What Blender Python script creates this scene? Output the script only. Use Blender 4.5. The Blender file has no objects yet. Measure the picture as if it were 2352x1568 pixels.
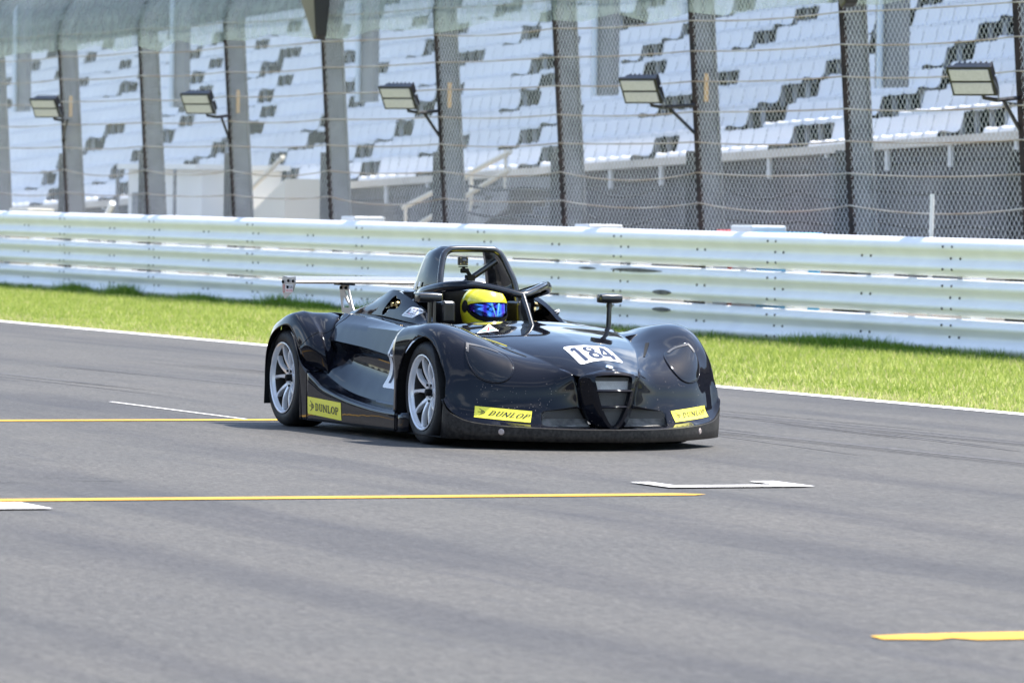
import bpy, bmesh, math, random
import numpy as np
from mathutils import Vector, Matrix
from mathutils.bvhtree import BVHTree
from math import sin, cos, pi, radians, sqrt

random.seed(7)
rng = np.random.default_rng(11)
S = bpy.context.scene
COL = S.collection

# ------------------------------------------------------------------ camera
cam_d = bpy.data.cameras.new("camera")
cam = bpy.data.objects.new("camera", cam_d)
COL.objects.link(cam)
S.camera = cam
CAM = Vector((28.68, -11.87, 1.38))
_yaw, _pitch, _roll = radians(22.82), radians(1.56), radians(0.84)
_d = Vector((-cos(_yaw) * cos(_pitch), sin(_yaw) * cos(_pitch), -sin(_pitch)))
_r = _d.cross(Vector((0, 0, 1))).normalized()
_u = _r.cross(_d)
_r2 = cos(_roll) * _r + sin(_roll) * _u
_u2 = -sin(_roll) * _r + cos(_roll) * _u
M4 = Matrix((_r2, _u2, -_d)).transposed().to_4x4()
M4.translation = CAM
cam.matrix_world = M4
cam_d.sensor_width = 36.0
cam_d.lens = 12430 / 2352 * 36
cam_d.clip_start = 0.5
cam_d.clip_end = 6000
cam_d.dof.use_dof = True
cam_d.dof.focus_distance = 30.3
cam_d.dof.aperture_fstop = 7.6

# ------------------------------------------------------------------ sky, sun, exposure
SUN_TO = Vector((0.03, 0.52, 1.0)).normalized()      # direction towards the sun
el = math.asin(SUN_TO.z)
W = bpy.data.worlds.new("World")
S.world = W
W.use_nodes = True
wn = W.node_tree.nodes
wl = W.node_tree.links
bg = wn["Background"]
sky = wn.new("ShaderNodeTexSky")
sky.sky_type = 'NISHITA'
sky.sun_disc = False
sky.sun_elevation = el
sky.sun_rotation = math.atan2(SUN_TO.x, SUN_TO.y)
sky.air_density = 1.0
sky.dust_density = 0.9
# thin, broken summer cloud over the blue
tc = wn.new("ShaderNodeTexCoord")
mp = wn.new("ShaderNodeMapping")
mp.inputs["Scale"].default_value = (1.6, 1.6, 4.5)
nz = wn.new("ShaderNodeTexNoise")
nz.inputs["Scale"].default_value = 1.7
nz.inputs["Detail"].default_value = 5
cr = wn.new("ShaderNodeValToRGB")
cr.color_ramp.elements[0].position = 0.55
cr.color_ramp.elements[0].color = (0, 0, 0, 1)
cr.color_ramp.elements[1].position = 0.72
cr.color_ramp.elements[1].color = (0.75, 0.75, 0.75, 1)
mx = wn.new("ShaderNodeMix")
mx.data_type = 'RGBA'
mx.inputs[7].default_value = (9.0, 9.4, 10.0, 1)
wl.new(tc.outputs["Generated"], mp.inputs[0])
wl.new(mp.outputs[0], nz.inputs["Vector"])
wl.new(nz.outputs["Fac"], cr.inputs[0])
wl.new(cr.outputs[0], mx.inputs[0])
wl.new(sky.outputs[0], mx.inputs[6])
wl.new(mx.outputs[2], bg.inputs["Color"])
bg.inputs["Strength"].default_value = 0.15

sd = bpy.data.lights.new("sun", 'SUN')
sd.energy = 4.2
sd.angle = radians(0.5)
sd.color = (1.0, 0.955, 0.89)
so = bpy.data.objects.new("sun", sd)
COL.objects.link(so)
so.location = (0, 0, 40)
so.rotation_euler = SUN_TO.to_track_quat('Z', 'Y').to_euler()

S.view_settings.view_transform = 'Standard'
S.view_settings.look = 'None'
S.view_settings.gamma = 1.0
S.view_settings.use_curve_mapping = False
S.view_settings.exposure = 1.3
S.cycles.max_bounces = 8
S.cycles.transparent_max_bounces = 16


# ------------------------------------------------------------------ materials
def mat(name, color, rough=0.5, metal=0.0, spec=0.5, coat=0.0, noise=None, bump=None, coat_rough=0.03):
    """noise=(scale, dark colour, light colour, detail); bump=(scale, strength, distance)"""
    m = bpy.data.materials.new(name)
    m.use_nodes = True
    nt = m.node_tree
    b = nt.nodes["Principled BSDF"]
    b.inputs["Base Color"].default_value = (*color, 1)
    b.inputs["Roughness"].default_value = rough
    b.inputs["Metallic"].default_value = metal
    b.inputs["Specular IOR Level"].default_value = spec
    b.inputs["Coat Weight"].default_value = coat
    b.inputs["Coat Roughness"].default_value = coat_rough
    t = None
    if noise or bump:
        t = nt.nodes.new("ShaderNodeTexCoord")
    if noise:
        n = nt.nodes.new("ShaderNodeTexNoise")
        n.inputs["Scale"].default_value = noise[0]
        n.inputs["Detail"].default_value = noise[3] if len(noise) > 3 else 4
        r = nt.nodes.new("ShaderNodeValToRGB")
        r.color_ramp.elements[0].position = 0.3
        r.color_ramp.elements[1].position = 0.7
        r.color_ramp.elements[0].color = (*noise[1], 1)
        r.color_ramp.elements[1].color = (*noise[2], 1)
        nt.links.new(t.outputs["Object"], n.inputs["Vector"])
        nt.links.new(n.outputs["Fac"], r.inputs[0])
        nt.links.new(r.outputs[0], b.inputs["Base Color"])
    if bump:
        n2 = nt.nodes.new("ShaderNodeTexNoise")
        n2.inputs["Scale"].default_value = bump[0]
        n2.inputs["Detail"].default_value = 5
        bp = nt.nodes.new("ShaderNodeBump")
        bp.inputs["Strength"].default_value = bump[1]
        bp.inputs["Distance"].default_value = bump[2]
        nt.links.new(t.outputs["Object"], n2.inputs["Vector"])
        nt.links.new(n2.outputs["Fac"], bp.inputs["Height"])
        nt.links.new(bp.outputs[0], b.inputs["Normal"])
    return m


def body_paint():
    m = mat("black_paint", (0.005, 0.0052, 0.007), 0.045, spec=0.27)
    nt = m.node_tree
    b = nt.nodes["Principled BSDF"]
    t = nt.nodes.new("ShaderNodeTexCoord")
    # stone chips and road dirt low on the nose, as small specks
    v = nt.nodes.new("ShaderNodeTexVoronoi")
    v.inputs["Scale"].default_value = 55
    r = nt.nodes.new("ShaderNodeValToRGB")
    r.color_ramp.elements[0].position = 0.10
    r.color_ramp.elements[0].color = (1, 1, 1, 1)
    r.color_ramp.elements[1].position = 0.15
    r.color_ramp.elements[1].color = (0, 0, 0, 1)
    n = nt.nodes.new("ShaderNodeTexNoise")
    n.inputs["Scale"].default_value = 9
    r2 = nt.nodes.new("ShaderNodeValToRGB")
    r2.color_ramp.elements[0].position = 0.49
    r2.color_ramp.elements[1].position = 0.54
    sx = nt.nodes.new("ShaderNodeSeparateXYZ")
    mr = nt.nodes.new("ShaderNodeMapRange")
    mr.inputs[1].default_value = 1.50
    mr.inputs[2].default_value = 1.62
    mz = nt.nodes.new("ShaderNodeMapRange")
    mz.inputs[1].default_value = 0.40
    mz.inputs[2].default_value = 0.34
    m1 = nt.nodes.new("ShaderNodeMath"); m1.operation = 'MULTIPLY'
    m2 = nt.nodes.new("ShaderNodeMath"); m2.operation = 'MULTIPLY'
    m3 = nt.nodes.new("ShaderNodeMath"); m3.operation = 'MULTIPLY'
    mix = nt.nodes.new("ShaderNodeMix"); mix.data_type = 'RGBA'
    mix.inputs[6].default_value = (0.006, 0.0065, 0.010, 1)
    mix.inputs[7].default_value = (0.22, 0.18, 0.15, 1)
    L = nt.links.new
    L(t.outputs["Object"], v.inputs["Vector"]); L(v.outputs["Distance"], r.inputs[0])
    L(t.outputs["Object"], n.inputs["Vector"]); L(n.outputs["Fac"], r2.inputs[0])
    L(t.outputs["Object"], sx.inputs[0]); L(sx.outputs[0], mr.inputs[0]); L(sx.outputs[2], mz.inputs[0])
    L(r.outputs[0], m1.inputs[0]); L(r2.outputs[0], m1.inputs[1])
    L(mr.outputs[0], m2.inputs[0]); L(mz.outputs[0], m2.inputs[1])
    L(m1.outputs[0], m3.inputs[0]); L(m2.outputs[0], m3.inputs[1])
    L(m3.outputs[0], mix.inputs[0]); L(mix.outputs[2], b.inputs["Base Color"])
    # very slight hand-laid fibreglass waviness
    n3 = nt.nodes.new("ShaderNodeTexNoise"); n3.inputs["Scale"].default_value = 7.0; n3.inputs["Detail"].default_value = 1
    bp = nt.nodes.new("ShaderNodeBump"); bp.inputs["Strength"].default_value = 0.10; bp.inputs["Distance"].default_value = 0.012
    L(t.outputs["Object"], n3.inputs["Vector"]); L(n3.outputs["Fac"], bp.inputs["Height"])
    L(bp.outputs[0], b.inputs["Normal"]); L(bp.outputs[0], b.inputs["Coat Normal"])
    return m


MT = {}
MT['paint'] = body_paint()
MT['satin'] = mat("satin_black", (0.010, 0.010, 0.011), 0.32, spec=0.5, coat=0.3, coat_rough=0.15)
MT['skirt'] = mat("scuffed_black_board", (0.012, 0.012, 0.012), 0.42, spec=0.4, noise=(60, (0.006, 0.006, 0.0065), (0.040, 0.037, 0.034), 10))
MT['matte'] = mat("matt_black", (0.006, 0.006, 0.006), 0.75, spec=0.25)
MT['void'] = mat("dark_interior", (0.012, 0.011, 0.010), 0.8, spec=0.2, noise=(14, (0.006, 0.006, 0.006), (0.022, 0.019, 0.016)))
MT['tube'] = mat("black_tube", (0.012, 0.012, 0.012), 0.26, spec=0.6, coat=0.5, coat_rough=0.08)
MT['tyre'] = mat("tyre_rubber", (0.014, 0.014, 0.014), 0.62, spec=0.4, noise=(30, (0.010, 0.010, 0.010), (0.022, 0.021, 0.021)))
MT['rim'] = mat("silver_alloy", (0.88, 0.88, 0.89), 0.30, metal=0.35, noise=(20, (0.84, 0.83, 0.82), (0.92, 0.92, 0.93)))
MT['alu'] = mat("brushed_aluminium", (0.36, 0.35, 0.335), 0.42, metal=0.8, noise=(60, (0.30, 0.29, 0.275), (0.40, 0.39, 0.375)))
MT['plate'] = mat("bare_alloy_plate", (0.55, 0.52, 0.49), 0.45, metal=0.55)
MT['disc'] = mat("brake_disc", (0.08, 0.075, 0.07), 0.4, metal=0.8)
MT['mesh'] = mat("grille_wire", (0.20, 0.19, 0.18), 0.5, metal=0.3)
MT['backing'] = mat("pale_lit_backing", (0.75, 0.73, 0.69), 0.6, noise=(60, (0.66, 0.64, 0.60), (0.82, 0.80, 0.76)))  # light band behind the upper grille mesh, put into a pale colour
MT['floor'] = mat("mottled_duct_floor", (0.16, 0.15, 0.14), 0.7, noise=(18, (0.03, 0.03, 0.03), (0.34, 0.32, 0.29), 6))  # mottled dark to pale across the intake floor
MT['yellow'] = mat("yellow_sticker", (0.97, 0.86, 0.07), 0.42)
MT['ink'] = mat("black_ink", (0.012, 0.012, 0.015), 0.45)
MT['navy'] = mat("navy_ink", (0.022, 0.032, 0.065), 0.5, spec=0.2)
MT['white'] = mat("white_vinyl", (0.86, 0.86, 0.86), 0.35)
MT['red'] = mat("red_ink", (0.62, 0.05, 0.06), 0.4)
MT['cyan'] = mat("light_blue_ink_and_reflection", (0.16, 0.50, 0.70), 0.4)  # badge ink, also the reflection painted on the visor
MT['tape'] = mat("yellow_tape", (0.60, 0.50, 0.05), 0.5)
MT['brass'] = mat("brass_fitting", (0.62, 0.46, 0.22), 0.28, metal=0.9)
MT['enamel'] = mat("blue_white_enamel", (0.45, 0.62, 0.92), 0.12, coat=1.0, noise=(45, (0.12, 0.25, 0.75), (0.95, 0.97, 1.0)))
MT['chrome'] = mat("chrome", (0.75, 0.75, 0.77), 0.12, metal=1.0)
MT['washer'] = mat("steel_washer", (0.46, 0.38, 0.34), 0.5, metal=0.4)
MT['helmet'] = mat("yellow_helmet", (0.88, 0.80, 0.030), 0.22, spec=0.5, coat=0.8, coat_rough=0.05)
MT['suit'] = mat("dark_race_suit", (0.012, 0.012, 0.015), 0.8)
MT['glass'] = mat("camera_lens", (0.03, 0.03, 0.035), 0.08, coat=1.0)
MT['bezel'] = mat("grey_bezel", (0.05, 0.05, 0.053), 0.4)
MT['lens'] = mat("smoked_lens", (0.006, 0.0065, 0.008), 0.03, spec=0.42)


# ------------------------------------------------------------------ object helpers
def link_mesh(name, verts, faces, material=None, parent=None, smooth=None, mats=None, fmat=None):
    me = bpy.data.meshes.new(name)
    me.from_pydata([tuple(v) for v in verts], [], [tuple(f) for f in faces])
    if material:
        me.materials.append(material)
    for m in (mats or []):
        me.materials.append(m)
    if fmat is not None:
        me.polygons.foreach_set("material_index", fmat)
    me.update()
    if smooth is not None:
        me.polygons.foreach_set("use_smooth", [True] * len(me.polygons))
        try:
            me.set_sharp_from_angle(angle=radians(smooth))
        except Exception:
            pass
    o = bpy.data.objects.new(name, me)
    COL.objects.link(o)
    if parent:
        o.parent = parent
    return o


def fix_normals(o):
    bm = bmesh.new()
    bm.from_mesh(o.data)
    bmesh.ops.recalc_face_normals(bm, faces=bm.faces)
    bm.to_mesh(o.data)
    bm.free()


def tag(o, label, cat, group=None, kind=None):
    if label:
        o["label"] = label
    if cat:
        o["category"] = cat
    if group:
        o["group"] = group
    if kind:
        o["kind"] = kind
    return o


def empty(name, loc=(0, 0, 0), rz=0.0):
    o = bpy.data.objects.new(name, None)
    COL.objects.link(o)
    o.location = loc
    o.rotation_euler = (0, 0, rz)
    return o


class MB:
    """collects pieces of geometry that become ONE mesh object"""
    def __init__(self):
        self.v, self.f, self.m = [], [], []

    def add(self, verts, faces, mi=0):
        k = len(self.v)
        self.v += [tuple(p) for p in verts]
        self.f += [tuple(k + i for i in f) for f in faces]
        self.m += [mi] * len(faces)
        return self

    def box(self, c, s, rot=None, mi=0):
        hx, hy, hz = s[0] / 2, s[1] / 2, s[2] / 2
        P = [Vector((sx * hx, sy * hy, sz * hz)) for sx in (-1, 1) for sy in (-1, 1) for sz in (-1, 1)]
        if rot is not None:
            P = [rot @ p for p in P]
        P = [p + Vector(c) for p in P]
        return self.add(P, [(0, 1, 3, 2), (4, 6, 7, 5), (0, 4, 5, 1), (2, 3, 7, 6), (0, 2, 6, 4), (1, 5, 7, 3)], mi)

    def tube(self, pts, rad, n=10, cap=True, mi=0, squash=None):
        pts = [Vector(p) for p in pts]
        rads = rad if isinstance(rad, (list, tuple)) else [rad] * len(pts)
        rings = []
        up = Vector((0, 0, 1))
        for i, p in enumerate(pts):
            t = (pts[min(i + 1, len(pts) - 1)] - pts[max(i - 1, 0)])
            t.normalize()
            a = t.cross(up)
            if a.length < 1e-3:
                a = t.cross(Vector((1, 0, 0)))
            a.normalize()
            b = a.cross(t).normalized()
            rings.append([p + rads[i] * (cos(2 * pi * k / n) * a * (squash[0] if squash else 1) + sin(2 * pi * k / n) * b * (squash[1] if squash else 1)) for k in range(n)])
        V = [q for r in rings for q in r]
        F = [(i * n + k, i * n + (k + 1) % n, (i + 1) * n + (k + 1) % n, (i + 1) * n + k) for i in range(len(pts) - 1) for k in range(n)]
        if cap:
            F.append(tuple(range(n - 1, -1, -1)))
            F.append(tuple((len(pts) - 1) * n + k for k in range(n)))
        return self.add(V, F, mi)

    def lathe(self, prof, c, axis='y', n=48, mi=0, closed=False):
        """prof: (radius, along) pairs, revolved about `axis` through c"""
        c = Vector(c)
        V = []
        for (r, h) in prof:
            for k in range(n):
                a = 2 * pi * k / n
                if axis == 'y':
                    V.append(c + Vector((r * cos(a), h, r * sin(a))))
                elif axis == 'x':
                    V.append(c + Vector((h, r * cos(a), r * sin(a))))
                else:
                    V.append(c + Vector((r * cos(a), r * sin(a), h)))
        m = len(prof)
        F = []
        for i in range(m if closed else m - 1):
            j = (i + 1) % m
            for k in range(n):
                F.append((i * n + k, i * n + (k + 1) % n, j * n + (k + 1) % n, j * n + k))
        return self.add(V, F, mi)

    def prism(self, poly, d, mi=0):
        """poly: planar list of 3D points, thickened by vector d"""
        n = len(poly)
        d = Vector(d)
        V = [Vector(p) for p in poly] + [Vector(p) + d for p in poly]
        F = [tuple(range(n)), tuple(range(2 * n - 1, n - 1, -1))] + [(i, i + n, (i + 1) % n + n, (i + 1) % n) for i in range(n)]
        return self.add(V, F, mi)

    def build(self, name, material, parent=None, smooth=None, mats=None, recalc=True):
        o = link_mesh(name, self.v, self.f, material, parent, None, mats, self.m if mats else None)
        if recalc:
            fix_normals(o)
        if smooth is not None:
            me = o.data
            me.polygons.foreach_set("use_smooth", [True] * len(me.polygons))
            me.set_sharp_from_angle(angle=radians(smooth))
        return o


def bevel(o, w=0.004, seg=2):
    m = o.modifiers.new("bevel", 'BEVEL')
    m.width = w
    m.segments = seg
    m.limit_method = 'ANGLE'
    m.angle_limit = radians(40)
    return o


def cr_curve(pts, n):
    """Catmull-Rom through pts, n samples per span"""
    P = np.array(pts, float)
    if len(P) == 2:
        t = np.linspace(0, 1, n + 1)[:, None]
        return P[0] * (1 - t) + P[1] * t
    E = np.vstack([2 * P[0] - P[1], P, 2 * P[-1] - P[-2]])
    out = []
    for i in range(len(P) - 1):
        p0, p1, p2, p3 = E[i], E[i + 1], E[i + 2], E[i + 3]
        for k in range(n):
            t = k / n
            out.append(0.5 * ((2 * p1) + (-p0 + p2) * t + (2 * p0 - 5 * p1 + 4 * p2 - p3) * t * t + (-p0 + 3 * p1 - 3 * p2 + p3) * t ** 3))
    out.append(P[-1])
    return np.array(out)


def cr_broken(pts, n, breaks):
    cuts = [0] + sorted(breaks) + [len(pts) - 1]
    out = None
    for a, b in zip(cuts[:-1], cuts[1:]):
        c = cr_curve(pts[a:b + 1], n)
        out = c if out is None else np.vstack([out, c[1:]])
    return out


def patch(net, nu=6, nv=6, ubreaks=(), vbreaks=()):
    """net[i][j] = (x, w, z); returns dense grid"""
    net = np.array(net, float)
    rows = np.array([cr_broken(net[i], nv, list(vbreaks)) for i in range(net.shape[0])])
    cols = np.array([cr_broken(rows[:, j], nu, list(ubreaks)) for j in range(rows.shape[1])])
    return cols.transpose(1, 0, 2)


def grid_faces(G):
    a, b = G.shape[:2]
    V = [tuple(p) for p in G.reshape(-1, 3)]
    F = [(i * b + j, i * b + j + 1, (i + 1) * b + j + 1, (i + 1) * b + j) for i in range(a - 1) for j in range(b - 1)]
    return V, F


def pip(px, py, poly):
    c = False
    n = len(poly)
    for i in range(n):
        x1, y1 = poly[i]
        x2, y2 = poly[(i + 1) % n]
        if (y1 > py) != (y2 > py) and px < (x2 - x1) * (py - y1) / (y2 - y1) + x1:
            c = not c
    return c


def sd_poly(px, py, poly):
    d = 1e9
    n = len(poly)
    for i in range(n):
        x1, y1 = poly[i]
        x2, y2 = poly[(i + 1) % n]
        ex, ey = x2 - x1, y2 - y1
        t = max(0, min(1, ((px - x1) * ex + (py - y1) * ey) / (ex * ex + ey * ey + 1e-12)))
        d = min(d, math.hypot(px - x1 - t * ex, py - y1 - t * ey))
    return -d if pip(px, py, poly) else d


def clip(V, F, fn):
    """keep the part of the mesh where fn(point) > 0, cutting faces cleanly along fn = 0"""
    val = [fn(v) for v in V]
    V = list(V)
    cut = {}

    def cp(i, j):
        k = (min(i, j), max(i, j))
        if k not in cut:
            a, b = V[i], V[j]
            lo, hi = 0.0, 1.0
            va = val[i]
            t = va / (va - val[j])
            for _ in range(6):
                m = [a[q] + t * (b[q] - a[q]) for q in range(3)]
                vm = fn(m)
                if (vm > 0) == (va > 0):
                    lo = t
                else:
                    hi = t
                t = (lo + hi) / 2
            V.append(tuple(a[q] + t * (b[q] - a[q]) for q in range(3)))
            val.append(0.0)
            cut[k] = len(V) - 1
        return cut[k]
    out = []
    for f in F:
        s = [val[i] > 0 for i in f]
        if all(s):
            out.append(f)
            continue
        if not any(s):
            continue
        g = []
        n = len(f)
        for k in range(n):
            i, j = f[k], f[(k + 1) % n]
            if s[k]:
                g.append(i)
            if s[k] != s[(k + 1) % n]:
                g.append(cp(i, j))
        if len(g) >= 3:
            out.append(tuple(g))
    return V, out


def shell(name, parts, parent, material, thick=0.006, mirror=True, smooth=38, merge=2e-4, offset=-1):
    """parts: list of (V, F) with (x, w, z), w = distance from the centre line on the driver's right (world y = -w)"""
    VV, FF = [], []
    for V, F in parts:
        for sgn in ((-1, 1) if mirror else (-1,)):
            k = len(VV)
            VV += [(p[0], sgn * p[1], p[2]) for p in V]
            FF += [tuple(k + i for i in (f if sgn < 0 else f[::-1])) for f in F]
    me = bpy.data.meshes.new(name)
    me.from_pydata(VV, [], FF)
    bm = bmesh.new()
    bm.from_mesh(me)
    bmesh.ops.remove_doubles(bm, verts=bm.verts, dist=merge)
    bmesh.ops.dissolve_degenerate(bm, edges=bm.edges, dist=1e-5)
    bmesh.ops.recalc_face_normals(bm, faces=bm.faces)
    # outward = away from a point inside the car
    c = Vector((0, 0, 0))
    s = 0.0
    for f in bm.faces:
        m = f.calc_center_median()
        s += f.calc_area() * f.normal.dot((m - Vector((m.x * 0.85, m.y * 0.3, 0.1))).normalized())
    if s < 0:
        bmesh.ops.reverse_faces(bm, faces=bm.faces)
    bm.to_mesh(me)
    bm.free()
    me.materials.append(material)
    me.polygons.foreach_set("use_smooth", [True] * len(me.polygons))
    me.set_sharp_from_angle(angle=radians(smooth))
    o = bpy.data.objects.new(name, me)
    COL.objects.link(o)
    if parent:
        o.parent = parent
    if thick:
        so_ = o.modifiers.new("solid", 'SOLIDIFY')
        so_.thickness = thick
        so_.offset = offset
        so_.use_even_offset = False
    return o


# ------------------------------------------------------------------ lettering (strokes in a unit box)
def ring(cx, cy, rx, ry, tx, ty, a0=0, a1=360, n=20):
    q = []
    for k in range(n):
        t0 = radians(a0 + (a1 - a0) * k / n)
        t1 = radians(a0 + (a1 - a0) * (k + 1) / n)
        q.append([(cx + rx * cos(t0), cy + ry * sin(t0)), (cx + rx * cos(t1), cy + ry * sin(t1)),
                  (cx + (rx - tx) * cos(t1), cy + (ry - ty) * sin(t1)), (cx + (rx - tx) * cos(t0), cy + (ry - ty) * sin(t0))])
    return q


def R(x0, y0, x1, y1):
    return [(x0, y0), (x1, y0), (x1, y1), (x0, y1)]


SLAB = {
    'D': [R(.12, 0, .34, 1), R(0, 0, .12, .1), R(0, .9, .12, 1), R(.34, .88, .5, 1), R(.34, 0, .5, .12)] + ring(.5, .5, .42, .5, .22, .12, -90, 90),
    'U': [R(.1, .3, .32, 1), R(.70, .3, .90, 1), R(0, .9, .1, 1), R(.32, .9, .42, 1), R(.60, .9, .70, 1), R(.90, .9, 1, 1)] + ring(.5, .32, .40, .32, .2, .12, 180, 360),
    'N': [R(.08, 0, .24, 1), R(.76, 0, .92, 1), [(.24, 1), (.24, .72), (.76, 0), (.76, .28)], R(0, 0, .08, .1), R(.24, 0, .34, .1), R(0, .9, .08, 1), R(.66, .9, .76, 1), R(.92, .9, 1, 1)],
    'L': [R(.14, 0, .38, 1), R(.02, .9, .14, 1), R(.38, .9, .5, 1), R(0, 0, .14, .1), R(.38, 0, .95, .13), R(.83, .13, .95, .34)],
    'O': ring(.5, .5, .5, .5, .23, .12),
    'P': [R(.12, 0, .36, 1), R(0, 0, .12, .1), R(.36, 0, .48, .1), R(0, .9, .12, 1), R(.36, .88, .55, 1), R(.36, .42, .55, .54)] + ring(.55, .71, .4, .29, .2, .12, -90, 90),
    '1': [R(.30, .0, .74, 1), [(.30, 1), (.0, .86), (.0, .70), (.30, .78)]],
    '8': ring(.5, .28, .50, .28, .30, .16) + ring(.5, .765, .45, .235, .27, .13),
    '4': [R(.52, 0, .86, 1), [(.52, 1), (.0, .40), (.0, .22), (.52, .70)], R(.0, .20, .52, .38), R(.86, .20, 1, .38)],
    '6': ring(.5, .30, .46, .30, .24, .13) + [[(.04, .3), (.28, .3), (.34, .62), (.12, .66)], [(.12, .66), (.34, .62), (.62, .88), (.56, 1)]],
    'W': [[(0, 1), (.18, 1), (.36, 0), (.22, 0)], [(.36, 0), (.22, 0), (.42, .8), (.52, .8)], [(.42, .8), (.56, .8), (.76, 0), (.62, 0)], [(.62, 0), (.76, 0), (1, 1), (.82, 1)]],
    'E': [R(.05, 0, .3, 1), R(.3, 0, .9, .18), R(.3, .41, .8, .58), R(.3, .82, .9, 1)],
    'S': ring(.5, .74, .44, .26, .2, .15, 20, 270, 14) + ring(.5, .26, .44, .26, .2, .15, -160, 90, 14),
    'T': [R(.38, 0, .64, .82), R(.02, .82, .98, 1)],
    'R': [R(.05, 0, .28, 1), R(.28, .84, .6, 1), R(.28, .42, .6, .56)] + ring(.6, .71, .34, .29, .2, .15, -90, 90, 10) + [[(.45, .42), (.68, .42), (.98, 0), (.72, 0)]],
    'A': [[(0, 0), (.22, 0), (.6, 1), (.4, 1)], [(.78, 0), (1, 0), (.6, 1), (.4, 1)], R(.3, .25, .7, .4)],
    'C': ring(.55, .5, .5, .5, .24, .16, 40, 320, 16),
    'I': [R(.3, 0, .7, 1)],
    'G': ring(.55, .5, .5, .5, .24, .16, 40, 350, 16) + [R(.55, .36, 1.0, .5)],
}


def word(txt, x0, y0, x1, y1, gap=0.18, slant=0.0, widths=None):
    """quads of a word filling a box in sticker coordinates"""
    n = len(txt)
    ws = [(widths or {}).get(c, 1.0) for c in txt]
    unit = (x1 - x0) / (sum(ws) + gap * (n - 1))
    out = []
    x = x0
    for c, w in zip(txt, ws):
        for q in SLAB[c]:
            out.append([(x + u * unit * w + slant * v * (y1 - y0), y0 + v * (y1 - y0)) for u, v in q])
        x += (w + gap) * unit
    return out


class Decal:
    """a sticker laid on a surface: corners TL, TR, BR, BL in 3D; cast along `d` onto bvh"""
    def __init__(self, bvh, TL, TR, BR, BL, d):
        self.c = [Vector(p) for p in (TL, TR, BR, BL)]
        self.bvh = bvh
        self.d = Vector(d).normalized()

    def at(self, u, v, off):
        TL, TR, BR, BL = self.c
        p = (TL * (1 - u) + TR * u) * v + (BL * (1 - u) + BR * u) * (1 - v)
        if self.bvh:
            h = self.bvh.ray_cast(p - self.d * 0.25, self.d, 0.6)
            if h[0] is not None:
                n = h[1]
                if n.dot(self.d) > 0:
                    n = -n
                return h[0] + n * off
        return p - self.d * off

    def sheet(self, mb, off=0.0025, nu=14, nv=8, rnd=0.0, mi=0, box=(0, 0, 1, 1)):
        V, F = [], []
        x0, y0, x1, y1 = box
        for j in range(nv + 1):
            for i in range(nu + 1):
                u, v = i / nu, j / nv
                if rnd:
                    # pull corners in for a rounded outline
                    a, b = abs(2 * u - 1), abs(2 * v - 1)
                    if a > 1 - rnd and b > 1 - rnd:
                        da, db = (a - 1 + rnd) / rnd, (b - 1 + rnd) / rnd
                        k = math.hypot(da, db)
                        m = max(da, db)
                        if k > 0:
                            f = m / k
                            a2, b2 = 1 - rnd + rnd * da * f, 1 - rnd + rnd * db * f
                            u = 0.5 + 0.5 * a2 * (1 if u > .5 else -1)
                            v = 0.5 + 0.5 * b2 * (1 if v > .5 else -1)
                V.append(self.at(x0 + u * (x1 - x0), y0 + v * (y1 - y0), off))
        F = [(j * (nu + 1) + i, j * (nu + 1) + i + 1, (j + 1) * (nu + 1) + i + 1, (j + 1) * (nu + 1) + i) for j in range(nv) for i in range(nu)]
        mb.add(V, F, mi)

    def quads(self, mb, qs, off=0.0042, mi=1):
        for k, q in enumerate(qs):
            mb.add([self.at(u, v, off + 0.000003 * k) for u, v in q], [tuple(range(len(q)))], mi)


def bvh_of(objs):
    V, F = [], []
    for o in objs:
        k = len(V)
        V += [v.co.copy() for v in o.data.vertices]
        F += [tuple(k + i for i in p.vertices) for p in o.data.polygons]
    return BVHTree.FromPolygons(V, F)


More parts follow.
